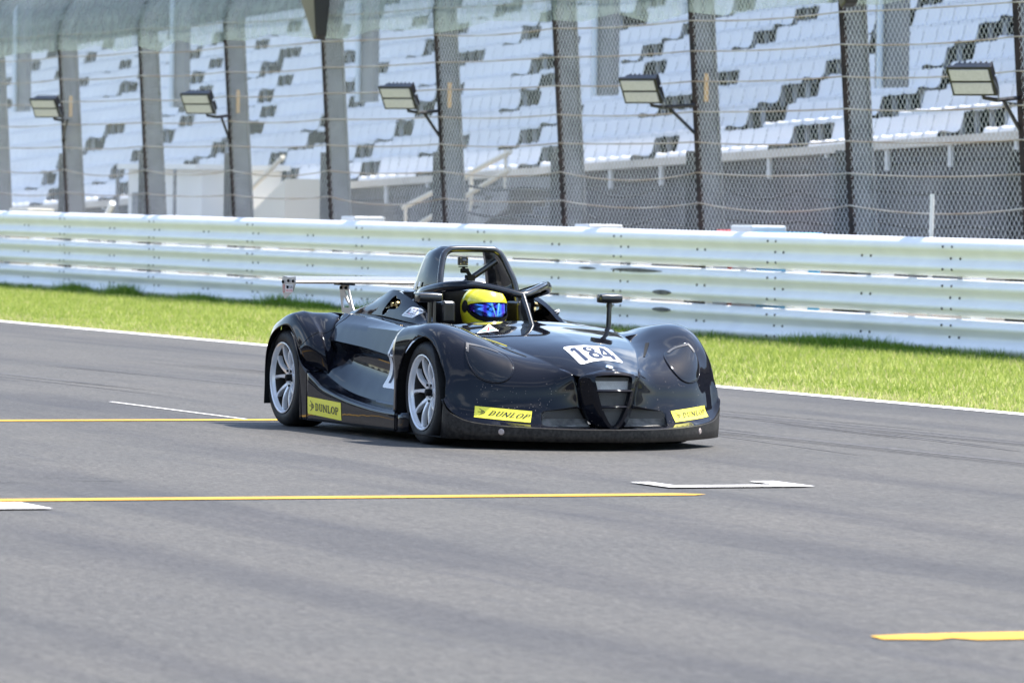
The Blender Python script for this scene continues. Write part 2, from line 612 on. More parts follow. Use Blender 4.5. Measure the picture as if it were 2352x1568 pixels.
# ================================================================== SETTING
def asphalt_mat():
    m = mat("asphalt", (0.1, 0.1, 0.1), 0.78, spec=0.35)
    nt = m.node_tree
    b = nt.nodes["Principled BSDF"]
    L = nt.links.new
    t = nt.nodes.new("ShaderNodeTexCoord")

    def noise(scale, sc, detail, rough=0.55):
        mp_ = nt.nodes.new("ShaderNodeMapping")
        mp_.inputs["Scale"].default_value = sc
        n = nt.nodes.new("ShaderNodeTexNoise")
        n.inputs["Scale"].default_value = scale
        n.inputs["Detail"].default_value = detail
        n.inputs["Roughness"].default_value = rough
        L(t.outputs["Object"], mp_.inputs[0])
        L(mp_.outputs[0], n.inputs["Vector"])
        return n

    def ramp(n, p0, c0, p1, c1):
        r = nt.nodes.new("ShaderNodeValToRGB")
        r.color_ramp.elements[0].position = p0
        r.color_ramp.elements[0].color = (*c0, 1)
        r.color_ramp.elements[1].position = p1
        r.color_ramp.elements[1].color = (*c1, 1)
        L(n.outputs["Fac"], r.inputs[0])
        return r

    def mul(a, b_):
        x = nt.nodes.new("ShaderNodeMix")
        x.data_type = 'RGBA'
        x.blend_type = 'MULTIPLY'
        x.inputs[0].default_value = 1.0
        L(a.outputs[2] if a.bl_idname == "ShaderNodeMix" else a.outputs[0], x.inputs[6])
        L(b_.outputs[0], x.inputs[7])
        return x
    grain = ramp(noise(95, (1, 1, 1), 4, 0.8), 0.30, (0.031, 0.0295, 0.0273), 0.70, (0.119, 0.1135, 0.1045))
    # tyre-rubber streaks that run with the racing line, and broad patches
    st1 = ramp(noise(1.0, (0.07, 1.25, 1), 4), 0.36, (0.68, 0.69, 0.75), 0.52, (1, 1, 1))
    st2 = ramp(noise(1.0, (0.33, 3.5, 1), 3), 0.28, (0.80, 0.81, 0.87), 0.42, (1, 1, 1))
    big = ramp(noise(0.35, (1, 1, 1), 3), 0.35, (0.90, 0.90, 0.91), 0.65, (1.07, 1.05, 1.03))
    mot = ramp(noise(6.0, (0.5, 1.2, 1), 4), 0.30, (0.88, 0.88, 0.89), 0.70, (1.08, 1.08, 1.08))
    peb = ramp(noise(40.0, (0.35, 1.0, 1), 3), 0.34, (0.72, 0.72, 0.72), 0.66, (1.28, 1.275, 1.26))
    c = mul(mul(mul(mul(mul(grain, st1), st2), big), mot), peb)
    L(c.outputs[2], b.inputs["Base Color"])
    n = noise(160, (1, 1, 1), 3)
    bp = nt.nodes.new("ShaderNodeBump")
    bp.inputs["Strength"].default_value = 0.5
    bp.inputs["Distance"].default_value = 0.006
    L(n.outputs["Fac"], bp.inputs["Height"])
    L(bp.outputs[0], b.inputs["Normal"])
    return m


EY = 4.92          # edge of the asphalt
RY = 12.79         # guard rail face
GZ = -0.15         # ground level at the rail and beyond


def gz(y):
    if y < EY:
        return -0.03
    if y < RY:
        t = (y - EY) / (RY - EY)
        return -0.012 + (GZ + 0.012) * t
    return GZ


MT['asphalt'] = asphalt_mat()
MT['soil'] = mat("grassy_soil", (0.10, 0.13, 0.03), 0.9, spec=0.1, noise=(3.0, (0.20, 0.22, 0.06), (0.30, 0.31, 0.10), 6))
ys = [-1500, -60, 4.6, EY, 6.5, 8.5, 10.5, RY, 14, 30, 1500]
xs = [-1800, -200, -100, -60, -40, -20, 0, 20, 60, 400, 1500]
V = [(x, y, gz(y)) for y in ys for x in xs]
n_ = len(xs)
F = [(j * n_ + i, j * n_ + i + 1, (j + 1) * n_ + i + 1, (j + 1) * n_ + i) for j in range(len(ys) - 1) for i in range(n_ - 1)]
o = link_mesh("ground", V, F, MT['soil'])
tag(o, None, None, kind="structure")

V = [(x, y, 0) for y in (-42, EY) for x in (-900, -100, 0, 60, 400)]
F = [(i, i + 1, 6 + i, 5 + i) for i in range(4)]
o = link_mesh("race_track", V, F, MT['asphalt'])
tag(o, None, None, kind="structure")

MT['concrete'] = mat("concrete", (0.30, 0.29, 0.28), 0.9, spec=0.2, noise=(1.6, (0.19, 0.185, 0.18), (0.34, 0.33, 0.32), 8), bump=(12, 0.3, 0.02))
MT['paving'] = mat("service_paving", (0.13, 0.12, 0.11), 0.9, spec=0.2, noise=(0.8, (0.06, 0.057, 0.055), (0.24, 0.21, 0.18), 8))
o = link_mesh("service_road", [(-600, RY + 0.6, GZ + 0.004), (300, RY + 0.6, GZ + 0.004), (300, 60, GZ + 0.004), (-600, 60, GZ + 0.004)], [(0, 1, 2, 3)], MT['paving'])
tag(o, None, None, kind="structure")


# ---- painted lines on the asphalt
def worn(name, col, lo):
    m = mat(name, col, 0.7, spec=0.3, noise=(9, tuple(c * lo for c in col), col, 8))
    return m


MT['road_white'] = worn("white_road_paint", (0.78, 0.76, 0.74), 0.86)
MT['road_yellow'] = worn("yellow_road_paint", (0.60, 0.335, 0.035), 0.85)


def sheet(name, polys, z, material, label, cat="road marking", group=None):
    V, F = [], []
    for q in polys:
        k = len(V)
        V += [(x, y, z) for x, y in q]
        F.append(tuple(range(k, k + len(q))))
    ob = link_mesh(name, V, F, material)
    tag(ob, label, cat, group)
    for p in ob.data.polygons:
        if p.normal.z < 0:
            p.flip()
    return ob


sheet("edge_line", [[(-400, 4.70), (60, 4.70), (60, 4.87), (-400, 4.87)]], 0.004, MT['road_white'], "long white edge line between the grey track and the grass verge")
# grid lines across the track
sheet("grid_line", [[(-1.94, -9.5), (-1.76, -9.5), (-1.76, -0.3), (-1.94, -0.3)]], 0.004, MT['road_yellow'], "yellow line across the track that ends at the car's rear wheel", group="yellow grid lines")
sheet("grid_line", [[(5.80, -9.5), (6.0, -9.5), (6.0, -1.40), (5.93, -1.31), (5.84, -1.43)]], 0.004, MT['road_yellow'], "long yellow line across the track in front of the car", group="yellow grid lines")
gl = sheet("grid_line", [[(13.40, -4.20), (13.36, -4.02), (13.38, -3.99), (13.36, -3.96), (13.36, 4), (13.62, 4), (13.62, -3.93), (13.53, -3.98), (13.58, -4.05), (13.53, -4.22)]], 0.004, MT['road_yellow'], "yellow line at the lower right with a worn broken end", group="yellow grid lines")
# grid slot brackets, open away from the camera
def slot(x, ya, yb, leg, w=0.16):
    return [[(x - w, ya), (x, ya), (x, yb), (x - w, yb)], [(x - leg, ya), (x - w, ya), (x - w, ya + 0.10), (x - leg, ya + 0.10)], [(x - leg, yb - 0.13), (x - w, yb - 0.13), (x - w, yb), (x - leg, yb)]]


sheet("grid_slot", slot(5.44, -1.27, -0.51, 0.46), 0.008, MT['road_white'], "white bracket of a grid slot right of the long yellow line", group="white grid slot brackets")
sheet("grid_slot", slot(6.60, -6.6, -4.70, 0.46, 0.42), 0.008, MT['road_white'], "white block of a grid slot cut by the left frame edge", group="white grid slot brackets")
sheet("thin_line", [[(-4.5, -0.73), (-1.95, -0.73), (-1.95, -0.70), (-4.5, -0.70)]], 0.004, MT['road_white'], "thin white line running back behind the car's rear wheel")


# ---- rubber laid on the track: bundles of thin dark strips
MT['rubber'] = mat("rubbered_asphalt", (0.05, 0.049, 0.05), 0.75, spec=0.35, noise=(22, (0.036, 0.035, 0.036), (0.105, 0.098, 0.092), 7))
VV, FF = [], []
zk = 0.0012


def rubber(x0, y0, x1, y1, bow, n, spread, wid):
    global zk
    for q in range(n):
        oy = rng.normal(0, spread)
        t0, t1 = rng.uniform(0, .35), rng.uniform(.65, 1)
        w_ = wid * rng.uniform(.4, 1.2)
        k = len(VV)
        m = 14
        for i in range(m + 1):
            t = t0 + (t1 - t0) * i / m
            x = x0 + (x1 - x0) * t
            y = y0 + (y1 - y0) * t + bow * 4 * t * (1 - t) + oy
            e = w_ * min(1.0, 5 * min(i, m - i) / m + .05)
            VV.extend([(x, y - e / 2, zk), (x, y + e / 2, zk)])
        FF.extend([(k + 2 * i, k + 2 * i + 2, k + 2 * i + 3, k + 2 * i + 1) for i in range(m)])
        zk += 0.00002


for a in ((4.1, -5.6, 4.5, -4.9, 0, 3, .03, .05), (4.3, -4.6, 4.6, -4.1, 0, 3, .04, .04), (4.35, -3.9, 4.55, -3.5, 0, 2, .03, .04), (4.0, -4.3, 4.3, -3.3, 0, 3, .05, .03),
          (-12, 0.9, 9, 1.6, .30, 7, .16, .05), (-14, 2.1, 8, 2.9, .25, 7, .14, .05), (-6, 1.8, 3, 1.2, .1, 5, .12, .04), (-3, 2.6, 2.5, 2.2, .05, 5, .10, .05), (-22, -0.6, -4, 0.1, .2, 6, .15, .05),
          (-16, -2.6, -2.5, -2.9, .1, 5, .12, .04)):
    rubber(*a)
o = link_mesh("race_track_rubber", VV, FF, MT['rubber'])
tag(o, None, None, kind="structure")

# ---- grass on the verge: single blades, one object
def blades(n, x0, x1, yfun, hfun, cols):
    X = rng.uniform(0, 1, n) ** 1.0 * (x1 - x0) + x0
    Y = yfun(n)
    H = hfun(n, X, Y)
    a = rng.uniform(0, 2 * pi, n)
    lean = rng.normal(0, 0.45, (n, 2)) * H[:, None]
    wd = rng.uniform(0.004, 0.011, n)
    Zb = np.interp(Y, [EY - 0.1, EY, RY, RY + 3], [0.0, -0.012, GZ, GZ])
    P = np.empty((n, 3, 3), np.float32)
    P[:, 0] = np.stack([X - np.cos(a) * wd, Y - np.sin(a) * wd, Zb - 0.01], 1)
    P[:, 1] = np.stack([X + np.cos(a) * wd, Y + np.sin(a) * wd, Zb - 0.01], 1)
    P[:, 2] = np.stack([X + lean[:, 0], Y + lean[:, 1], Zb + H], 1)
    return P


def grass_mesh(name, P, mats_, idx):
    n = len(P)
    me = bpy.data.meshes.new(name)
    me.vertices.add(n * 3)
    me.vertices.foreach_set("co", P.reshape(-1))
    me.loops.add(n * 3)
    me.loops.foreach_set("vertex_index", np.arange(n * 3, dtype=np.int32))
    me.polygons.add(n)
    me.polygons.foreach_set("loop_start", np.arange(0, n * 3, 3, dtype=np.int32))
    me.polygons.foreach_set("loop_total", np.full(n, 3, np.int32))
    for m in mats_:
        me.materials.append(m)
    me.polygons.foreach_set("material_index", idx.astype(np.int32))
    me.update()
    me.validate()
    ob = bpy.data.objects.new(name, me)
    COL.objects.link(ob)
    return ob


def grass_mat(name, a, b_):
    m = mat(name, a, 0.6, spec=0.25, noise=(0.9, a, b_, 6))
    nt = m.node_tree
    b = nt.nodes["Principled BSDF"]
    tr = nt.nodes.new("ShaderNodeBsdfTranslucent")
    ms = nt.nodes.new("ShaderNodeMixShader")
    ms.inputs[0].default_value = 0.42
    src = b.inputs["Base Color"].links[0].from_socket
    nt.links.new(src, tr.inputs[0])
    nt.links.new(b.outputs[0], ms.inputs[1])
    nt.links.new(tr.outputs[0], ms.inputs[2])
    nt.links.new(ms.outputs[0], nt.nodes["Material Output"].inputs[0])
    return m


MT['g0'] = grass_mat("grass_dark", (0.10, 0.20, 0.02), (0.17, 0.28, 0.04))
MT['g1'] = grass_mat("grass_green", (0.21, 0.29, 0.045), (0.32, 0.39, 0.085))
MT['g2'] = grass_mat("grass_lime", (0.32, 0.39, 0.085), (0.45, 0.49, 0.15))
MT['g3'] = grass_mat("grass_straw", (0.50, 0.45, 0.22), (0.60, 0.53, 0.30))
N1 = 210000
def _yf(n):
    return EY - 0.03 + (RY - 0.1 - EY) * rng.uniform(0, 1, n) ** 1.25
P1 = blades(N1, -62, 2, _yf, lambda n, X, Y: rng.uniform(0.025, 0.06, n) * (0.7 + 0.5 * np.clip((Y - EY) / 5, 0, 1)), None)
edge = np.clip(1 - (P1[:, 0, 1] - EY) / 1.6, 0, 1)
u = rng.uniform(0, 1, N1)
patchy = 0.5 + 0.5 * np.sin(P1[:, 0, 0] * 0.9 + np.sin(P1[:, 0, 1] * 1.7) * 1.3)
idx1 = np.where(u < 0.07 + 0.50 * edge ** 1.5 * (0.45 + 0.55 * patchy), 2, np.where(u < 0.50, 0, 1))
o = grass_mesh("verge_grass", P1, [MT['g1'], MT['g2'], MT['g3']], idx1)
tag(o, "bright green mown grass verge between track and guard rail", "grass", kind="stuff")
# unmown tufts along the foot of the rail
tx, th = [], []
x = -60.0
while x < 3:
    k = rng.uniform(0.35, 1.0)
    tx.append(x); th.append(k)
    x += rng.uniform(0.25, 1.5)
for cx_, hh in ((-45.8, 1.5), (-43.6, 1.6), (-40.4, 1.2), (-37.4, 1.7), (-36.2, 1.2), (-33.6, 1.5), (-21.6, 1.2), (-20.9, 1.45), (-20.2, 1.25), (-19.4, 0.9)):
    for q in range(4):
        tx.append(cx_ + rng.normal(0, 0.22)); th.append(hh * rng.uniform(0.7, 1.0))
TP = []
for x, k in zip(tx, th):
    n = int(170 * k)
    p = blades(n, 0, 1, lambda n: np.clip(RY - 0.05 - np.abs(rng.normal(0, 0.13, n)), EY, RY - 0.02), lambda n, X, Y: rng.uniform(0.06, 0.15, n) * k, None)
    dx = rng.normal(x, 0.28, n) - p[:, 0, 0]
    p[:, :, 0] += dx[:, None]
    TP.append(p)
P2 = np.concatenate(TP)
o = grass_mesh("rail_grass", P2, [MT['g0'], MT['g1']], (rng.uniform(0, 1, len(P2)) < 0.15).astype(int))
tag(o, "taller unmown grass tufts along the foot of the guard rail", "grass", kind="stuff")

# ---- guard rail: three W beams, one above the other
MT['rail'] = mat("white_rail_paint", (0.83, 0.835, 0.885), 0.5, spec=0.3, noise=(2.2, (0.79, 0.795, 0.845), (0.86, 0.865, 0.91), 7))
MT['bolt'] = mat("dark_bolt", (0.06, 0.055, 0.05), 0.6, metal=0.5)
MT['rubber_mark'] = mat("tyre_scuff", (0.05, 0.05, 0.055), 0.7, noise=(14, (0.035, 0.035, 0.04), (0.16, 0.16, 0.17)))
rail = empty("guard_rail", (-25, RY, GZ))
tag(rail, "white triple beam guard rail behind the grass verge", "guard rail")
PROF = [(0.0, 0.180), (0.012, 0.176), (0.030, 0.160), (0.062, 0.135), (0.078, 0.118), (0.083, 0.100), (0.080, 0.082), (0.066, 0.062), (0.030, 0.030),
        (0.018, 0.012), (0.016, 0.0), (0.018, -0.012), (0.030, -0.030), (0.066, -0.062), (0.080, -0.082), (0.083, -0.100), (0.078, -0.118), (0.062, -0.135), (0.030, -0.160), (0.012, -0.176), (0.0, -0.180)]
RX0, RX1 = -160.0, 24.0
splices = np.arange(-18.62 - 36 * 4.0, RX1, 4.0)
mids = splices + 2.0
for bi, zc in enumerate((0.812, 0.426, 0.040)):
    mb = MB()
    pr = [(RY - d, zc + h) for d, h in PROF]
    if bi == 0:
        pr = [(RY + 0.05, zc + 0.150), (RY + 0.05, zc + 0.186), (RY + 0.03, zc + 0.198), (RY - 0.02, zc + 0.192), (RY - 0.055, zc + 0.165), (RY - 0.075, zc + 0.140), (RY - 0.080, zc + 0.120)] + pr[5:]
    xs_ = [RX0] + [s for s in splices] + [RX1]
    n_ = len(pr)
    for a, b in zip(xs_[:-1], xs_[1:]):
        # each length laps over the next at the splice, a few millimetres proud
        for (xa, xb, off) in ((a - 0.16, b, 0.0),):
            Vv = [(xa, y - 0.004, z) for y, z in pr] + [(xb, y, z) for y, z in pr]
            mb.add(Vv, [(i, i + 1, n_ + i + 1, n_ + i) for i in range(n_ - 1)], 0)
    for s in splices:
        for dx, hz in ((-0.20, 0.112), (0.0, 0.112), (-0.14, -0.004), (0.06, -0.004), (-0.20, -0.112), (0.0, -0.112)):
            d = 0.081 if abs(hz) > 0.05 else 0.020
            if s + dx > -64:
                mb.box((s + dx, RY - d - 0.004, zc + hz), (0.022, 0.014, 0.022), mi=1)
    for s in mids:
        for dx in (-0.1, 0.1):
            if s + dx > -64:
                mb.box((s + dx, RY - 0.022, zc - 0.004), (0.022, 0.014, 0.024), mi=1)
    ob = mb.build("beam", None, rail, smooth=30, mats=[MT['rail'], MT['bolt']], recalc=False)
    ob.matrix_parent_inverse = Matrix.Translation((25, -RY, -GZ))
for s in np.concatenate([splices, mids]):
    if s < -70 or s > 4:
        continue
    mb = MB()
    mb.box((0, 0.16, 0.49), (0.12, 0.12, 1.26))
    ob = mb.build("post", MT['rail'], rail)
    ob.location = (s + 25 + 0.05, 0.02, 0)
    for zz in (0.575, 0.19):
        bk = MB().box((0.06, 0.045, zz + 0.20), (0.19, 0.08, 0.085)).build("spacer_block", MT['rail'], ob)
# scuffs left by cars
for (xa, xb, z, d, h) in ((-26.9, -25.5, 0.555, 0.060, 0.045), (-27.8, -27.3, 0.555, 0.060, 0.03)):
    mb = MB()
    P_ = [(xa + (xb - xa) * t, RY - 0.089 + 0.012 * abs(math.sin(9 * t)) * 0, z + 0.0 + sgn * h / 2 * math.sin(pi * min(max(t, .02), .98)) ** 0.7) for sgn in (-1, 1) for t in np.linspace(0, 1, 13)]
    mb.add(P_, [(i, i + 1, 13 + i + 1, 13 + i) for i in range(12)])
    ob = mb.build("tyre_scuff", MT['rubber_mark'], rail)
    ob.matrix_parent_inverse = Matrix.Translation((25, -RY, -GZ))
for (xa, xb, zc_, h) in ((-25.75, -25.25, 0.325, 0.055), (-25.75, -25.25, 0.136, 0.05)):
    mb = MB()
    P_ = [(xa + (xb - xa) * t, RY - 0.0885, zc_ + sgn * h / 2 * math.sin(pi * min(max(t, .02), .98)) ** 0.5) for sgn in (-1, 1) for t in np.linspace(0, 1, 13)]
    mb.add(P_, [(i, i + 1, 13 + i + 1, 13 + i) for i in range(12)])
    ob = mb.build("tyre_scuff", MT['rubber_mark'], rail)
    ob.matrix_parent_inverse = Matrix.Translation((25, -RY, -GZ))

# ---- debris fence
MT['steel_grey'] = mat("weathered_grey_steel", (0.15, 0.155, 0.165), 0.8, spec=0.25, noise=(4, (0.10, 0.104, 0.112), (0.20, 0.205, 0.215), 8))
MT['rust_edge'] = mat("dark_rusty_flange", (0.025, 0.022, 0.023), 0.85, spec=0.2, noise=(6, (0.014, 0.013, 0.014), (0.05, 0.032, 0.028), 7))
MT['wire'] = mat("galvanised_wire", (0.74, 0.76, 0.77), 0.6, metal=0.2)
MT['cable'] = mat("weathered_cable", (0.40, 0.38, 0.34), 0.7, noise=(1.6, (0.26, 0.19, 0.13), (0.44, 0.425, 0.395), 6))
MT['darkline'] = mat("dark_line", (0.02, 0.022, 0.026), 0.8)
MT['footing'] = mat("dark_footing", (0.035, 0.034, 0.035), 0.85, spec=0.2, noise=(2.5, (0.015, 0.015, 0.016), (0.085, 0.08, 0.08), 7))  # dark, mottled base colour
MT['orange'] = mat("orange_marker", (0.50, 0.32, 0.14), 0.6)
fence = empty("debris_fence", (-38, 14.0, GZ))
tag(fence, "tall chain link debris fence on grey steel posts behind the guard rail", "fence")
FX = [-11.6, -15.45, -19.45, -23.39, -27.25, -31.18, -35.0, -39.05, -42.88, -46.6, -50.4, -54.1, -58.0]


def fpt(x, z, dy=0.0):
    """point of the fence plane: leans a little over the track, folds back at the top"""
    lean = -0.045 * (z - 1.0)
    lx = -0.055 * (z - 1.0)
    y = 14.0 + dy + lean
    if z > 3.7:
        t = z - 3.7
        y += 0.55 * t * t + 0.1 * t
    return Vector((x + lx, y, z))


FPI = Matrix.Translation((38, -14.0, -GZ))
zs = [GZ, 0.5, 1.2, 2.0, 2.8, 3.4, 3.7, 3.9, 4.1, 4.3, 4.5, 4.7]
for i, px in enumerate(FX):
    mb = MB()
    for (y0, y1, xw, mi) in ((-0.03, 0.0, 0.11, 1), (0.0, 0.24, 0.02, 0), (0.24, 0.26, 0.10, 0)):
        Vv = []
        for z in zs:
            a = fpt(px, z, y0); b = fpt(px, z, y1)
            Vv += [a + Vector((-xw / 2, 0, 0)), a + Vector((xw / 2, 0, 0)), b + Vector((xw / 2, 0, 0)), b + Vector((-xw / 2, 0, 0))]
        m_ = len(zs)
        mb.add(Vv, [(4 * k + q, 4 * k + (q + 1) % 4, 4 * k + 4 + (q + 1) % 4, 4 * k + 4 + q) for k in range(m_ - 1) for q in range(4)], mi)
    ob = mb.build("post", None, fence, mats=[MT['steel_grey'], MT['rust_edge']])
    ob.matrix_parent_inverse = FPI
    ft = MB().box((px - 0.27, 14.03, (1.90 + GZ) / 2), (0.40, 0.08, 1.90 - GZ)).build("footing", MT['footing'], ob)
    if i % 2 == 0 and i > 2:
        mk = MB().box(fpt(px + 0.04, 2.62, 0.10) + Vector((0.02, 0, 0)), (0.02, 0.05, 0.32)).build("marker", MT['orange'], ob)
for a, b in zip(FX[:-1], FX[1:]):
    xa, xb = b, a
    near = xb > -31
    # chain link: two families of zig-zag wires, as thin strips
    pitch = 0.074
    mb = MB()
    top = 4.65
    hgt = top - GZ
    wdt = xa - xb
    Lx = abs(xb - xa)
    for fam in (-1, 1):
        k = -hgt
        step = pitch
        c0 = -hgt * 1.0
        c = c0
        while c < Lx + hgt * 1.0:
            # wire goes from (c, GZ) rising with slope; clipped to the bay
            sl = 1.0
            pts = []
            for z in zs:
                xx = c + (z - GZ) * sl if fam > 0 else c + hgt * sl * 0 - (z - GZ) * sl + 0
                pts.append((xx, z))
            # clip in x to [0, Lx]
            seg = []
            for (x1, z1), (x2, z2) in zip(pts[:-1], pts[1:]):
                t0, t1 = 0.0, 1.0
                dx = x2 - x1
                if abs(dx) < 1e-9:
                    continue
                ta, tb = (0 - x1) / dx, (Lx - x1) / dx
                lo, hi = min(ta, tb), max(ta, tb)
                t0, t1 = max(t0, lo), min(t1, hi)
                if t1 - t0 < 1e-4:
                    continue
                seg.append(((x1 + dx * t0, z1 + (z2 - z1) * t0), (x1 + dx * t1, z1 + (z2 - z1) * t1)))
            hw = 0.0042 if near else 0.0058
            for (p, q) in seg:
                A = fpt(min(xa, xb) + p[0], p[1], -0.025 - 0.004 * fam); B = fpt(min(xa, xb) + q[0], q[1], -0.025 - 0.004 * fam)
                mb.add([A + Vector((-hw, 0, 0)), A + Vector((hw, 0, 0)), B + Vector((hw, 0, 0)), B + Vector((-hw, 0, 0)),
                        A + Vector((0, 0.0022, 0)), B + Vector((0, 0.0022, 0))], [(0, 1, 2, 3), (1, 4, 5, 2), (4, 0, 3, 5)])
            c += step * 1.35
    ob = mb.build("chain_link", MT['wire'], fence, recalc=False)
    ob.matrix_parent_inverse = FPI
    # horizontal cables, slack in the low bays
    for k in range(10):
        z = 0.62 + 0.345 * k
        sag = rng.uniform(0.02, 0.07) * (1.4 if z < 2 else 0.6)
        pts = [fpt(xa + (xb - xa) * t, z - sag * 4 * t * (1 - t), -0.035) for t in np.linspace(0, 1, 9)]
        cb = MB().tube(pts, 0.0085, 5).build("cable", MT['cable'], fence)
        cb.matrix_parent_inverse = FPI
    for z in ((0.80, 1.14, 1.48) if xb > -32 else (0.80,)):  # dark sagging lines behind the chain link
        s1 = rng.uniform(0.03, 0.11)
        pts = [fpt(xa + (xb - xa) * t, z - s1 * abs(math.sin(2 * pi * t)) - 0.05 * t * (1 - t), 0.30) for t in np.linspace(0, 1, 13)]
        cb = MB().tube(pts, 0.017, 5).build("sagging_dark_line", MT['darkline'], fence)
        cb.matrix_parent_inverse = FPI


def net_mat():
    m = bpy.data.materials.new("pale_green_net")
    m.use_nodes = True
    nt = m.node_tree
    b = nt.nodes["Principled BSDF"]
    b.inputs["Base Color"].default_value = (0.36, 0.43, 0.40, 1)
    b.inputs["Roughness"].default_value = 0.9
    tr = nt.nodes.new("ShaderNodeBsdfTransparent")
    ms = nt.nodes.new("ShaderNodeMixShader")
    tl = nt.nodes.new("ShaderNodeBsdfTranslucent")
    tl.inputs[0].default_value = (0.34, 0.42, 0.38, 1)
    m2 = nt.nodes.new("ShaderNodeMixShader")
    m2.inputs[0].default_value = 0.5
    t = nt.nodes.new("ShaderNodeTexCoord")
    n = nt.nodes.new("ShaderNodeTexNoise")
    n.inputs["Scale"].default_value = 5.0
    n.inputs["Detail"].default_value = 10
    r = nt.nodes.new("ShaderNodeMapRange")
    r.inputs[1].default_value = 0.3; r.inputs[2].default_value = 0.7
    r.inputs[3].default_value = 0.26; r.inputs[4].default_value = 0.64
    L = nt.links.new
    L(t.outputs["Object"], n.inputs["Vector"]); L(n.outputs["Fac"], r.inputs[0]); L(r.outputs[0], ms.inputs[0])
    L(tr.outputs[0], ms.inputs[1]); L(b.outputs[0], m2.inputs[1]); L(tl.outputs[0], m2.inputs[2]); L(m2.outputs[0], ms.inputs[2])
    L(ms.outputs[0], nt.nodes["Material Output"].inputs[0])
    return m


MT['net'] = net_mat()
for a, b in zip(FX[2:-1], FX[3:]):
    Vv, Ff = [], []
    zn = [3.46, 3.6, 3.8, 4.0, 4.2, 4.4, 4.65]
    for k, z in enumerate(zn):
        for t in (0, .25, .5, .75, 1):
            Vv.append(fpt(a + (b - a) * t, z - (0.03 * math.sin(3 * t * pi) + 0.03 * rng.normal() if k == 0 else 0), -0.055 - 0.02 * math.sin(pi * t)))
    Ff = [(k * 5 + i, k * 5 + i + 1, k * 5 + 6 + i, k * 5 + 5 + i) for k in range(len(zn) - 1) for i in range(4)]
    ob = link_mesh("net", Vv, Ff, MT['net'], fence, smooth=60)
    ob.matrix_parent_inverse = FPI

# ---- floodlights on the fence posts
MT['lamp_black'] = mat("lamp_housing", (0.012, 0.012, 0.016), 0.4, spec=0.5)
MT['lamp_face'] = mat("led_panel", (0.54, 0.52, 0.56), 0.35, spec=0.4, noise=(40, (0.50, 0.48, 0.52), (0.58, 0.56, 0.60)))
lamp_lab = {-19.5: "black twin panel floodlight nearest the right edge of the picture",
            -27.6: "black twin panel floodlight second from the right, right of the car's far mirror",
            -35.1: "black twin panel floodlight above the car's rear wing, third from the right",
            -42.7: "black twin panel floodlight fourth from the right, second from the left",
            -49.6: "black twin panel floodlight farthest away, nearest the left edge"}


def floodlight(lx, px, label):
    root = empty("floodlight", (lx, 13.36, 2.58))
    tag(root, label, "floodlight", "floodlights on the debris fence posts")
    nrm = Vector((0.45, -0.76, -0.46)).normalized()
    rt = nrm.to_track_quat('Z', 'Y').to_matrix()
    ax = Vector((0, 0, 1)).cross(nrm).normalized()
    up = nrm.cross(ax)
    rot = Matrix((ax, up, nrm)).transposed()
    hb = MB()
    hb.box((0, 0, 0), (0.52, 0.32, 0.05), rot)
    for s_ in (-1, 1):
        hb.box(rot @ Vector((0, s_ * 0.082, -0.06)), (0.44, 0.13, 0.09), rot)
        for q in range(7):
            hb.box(rot @ Vector((-0.19 + q * 0.063, s_ * 0.082, -0.12)), (0.012, 0.13, 0.05), rot)
    bevel(hb.build("housing", MT['lamp_black'], root), 0.006)
    for s_ in (-1, 1):
        pn = MB().box(rot @ Vector((0, s_ * 0.073, 0.028)), (0.455, 0.12, 0.012), rot).build("led_panel", MT['lamp_face'], root)
    end = fpt(px, 2.42, -0.02) - Vector((lx, 13.36, 2.58))
    br = MB()
    br.tube([(-0.06, 0.13, -0.06), (-0.05, 0.16, -0.17), (0.04, 0.26, -0.19), end], 0.024, 6)
    br.tube([(0.02, 0.34, -0.19), end + Vector((0, 0, -0.32))], 0.020, 6)
    br.box((-0.05, 0.13, -0.05), (0.07, 0.06, 0.14))
    br.build("bracket", MT['lamp_black'], root)
    cb = MB().tube([(0.06, 0.05, 0.10), (0.22, 0.10, 0.04), (0.26, 0.16, -0.10), (0.18, 0.2, -0.2)], 0.008, 5).build("power_cable", MT['steel_grey'], root)


for (lx, px) in ((-19.5, -19.45), (-27.6, -27.25), (-35.1, -35.0), (-42.7, -42.88), (-49.6, -50.4)):
    floodlight(lx, px, lamp_lab[lx])

# ---- loudspeakers high on the fence
for (x0, lab, px) in ((-38.75, "dark horn loudspeaker hanging at the top edge left of centre", -39.05), (-22.95, "dark horn loudspeaker at the top edge, near the rightmost fence post", -23.39)):
    root = empty("loudspeaker", (x0, 13.6, 3.9))
    tag(root, lab, "loudspeaker", "loudspeakers on the debris fence")
    low = -0.52 if x0 < -30 else -0.50
    bd = MB()
    ring0 = [(-0.60, -0.10, 0.32), (0.20, -0.12, 0.34), (0.22, 0.16, 0.34), (-0.55, 0.18, 0.32)]
    ring1 = [(0.05, -0.05, low), (0.17, -0.05, low + 0.05), (0.17, 0.10, low + 0.05), (0.06, 0.10, low)]
    bd.add(ring0 + ring1, [(0, 1, 2, 3), (7, 6, 5, 4), (0, 4, 5, 1), (1, 5, 6, 2), (2, 6, 7, 3), (3, 7, 4, 0)])
    bevel(bd.build("horn", MT['satin'], root), 0.02)
    MB().tube([(0.15, 0.05, -0.1), fpt(px, 3.75) - Vector((x0, 13.6, 3.9))], 0.03, 6).build("bracket", MT['lamp_black'], root)

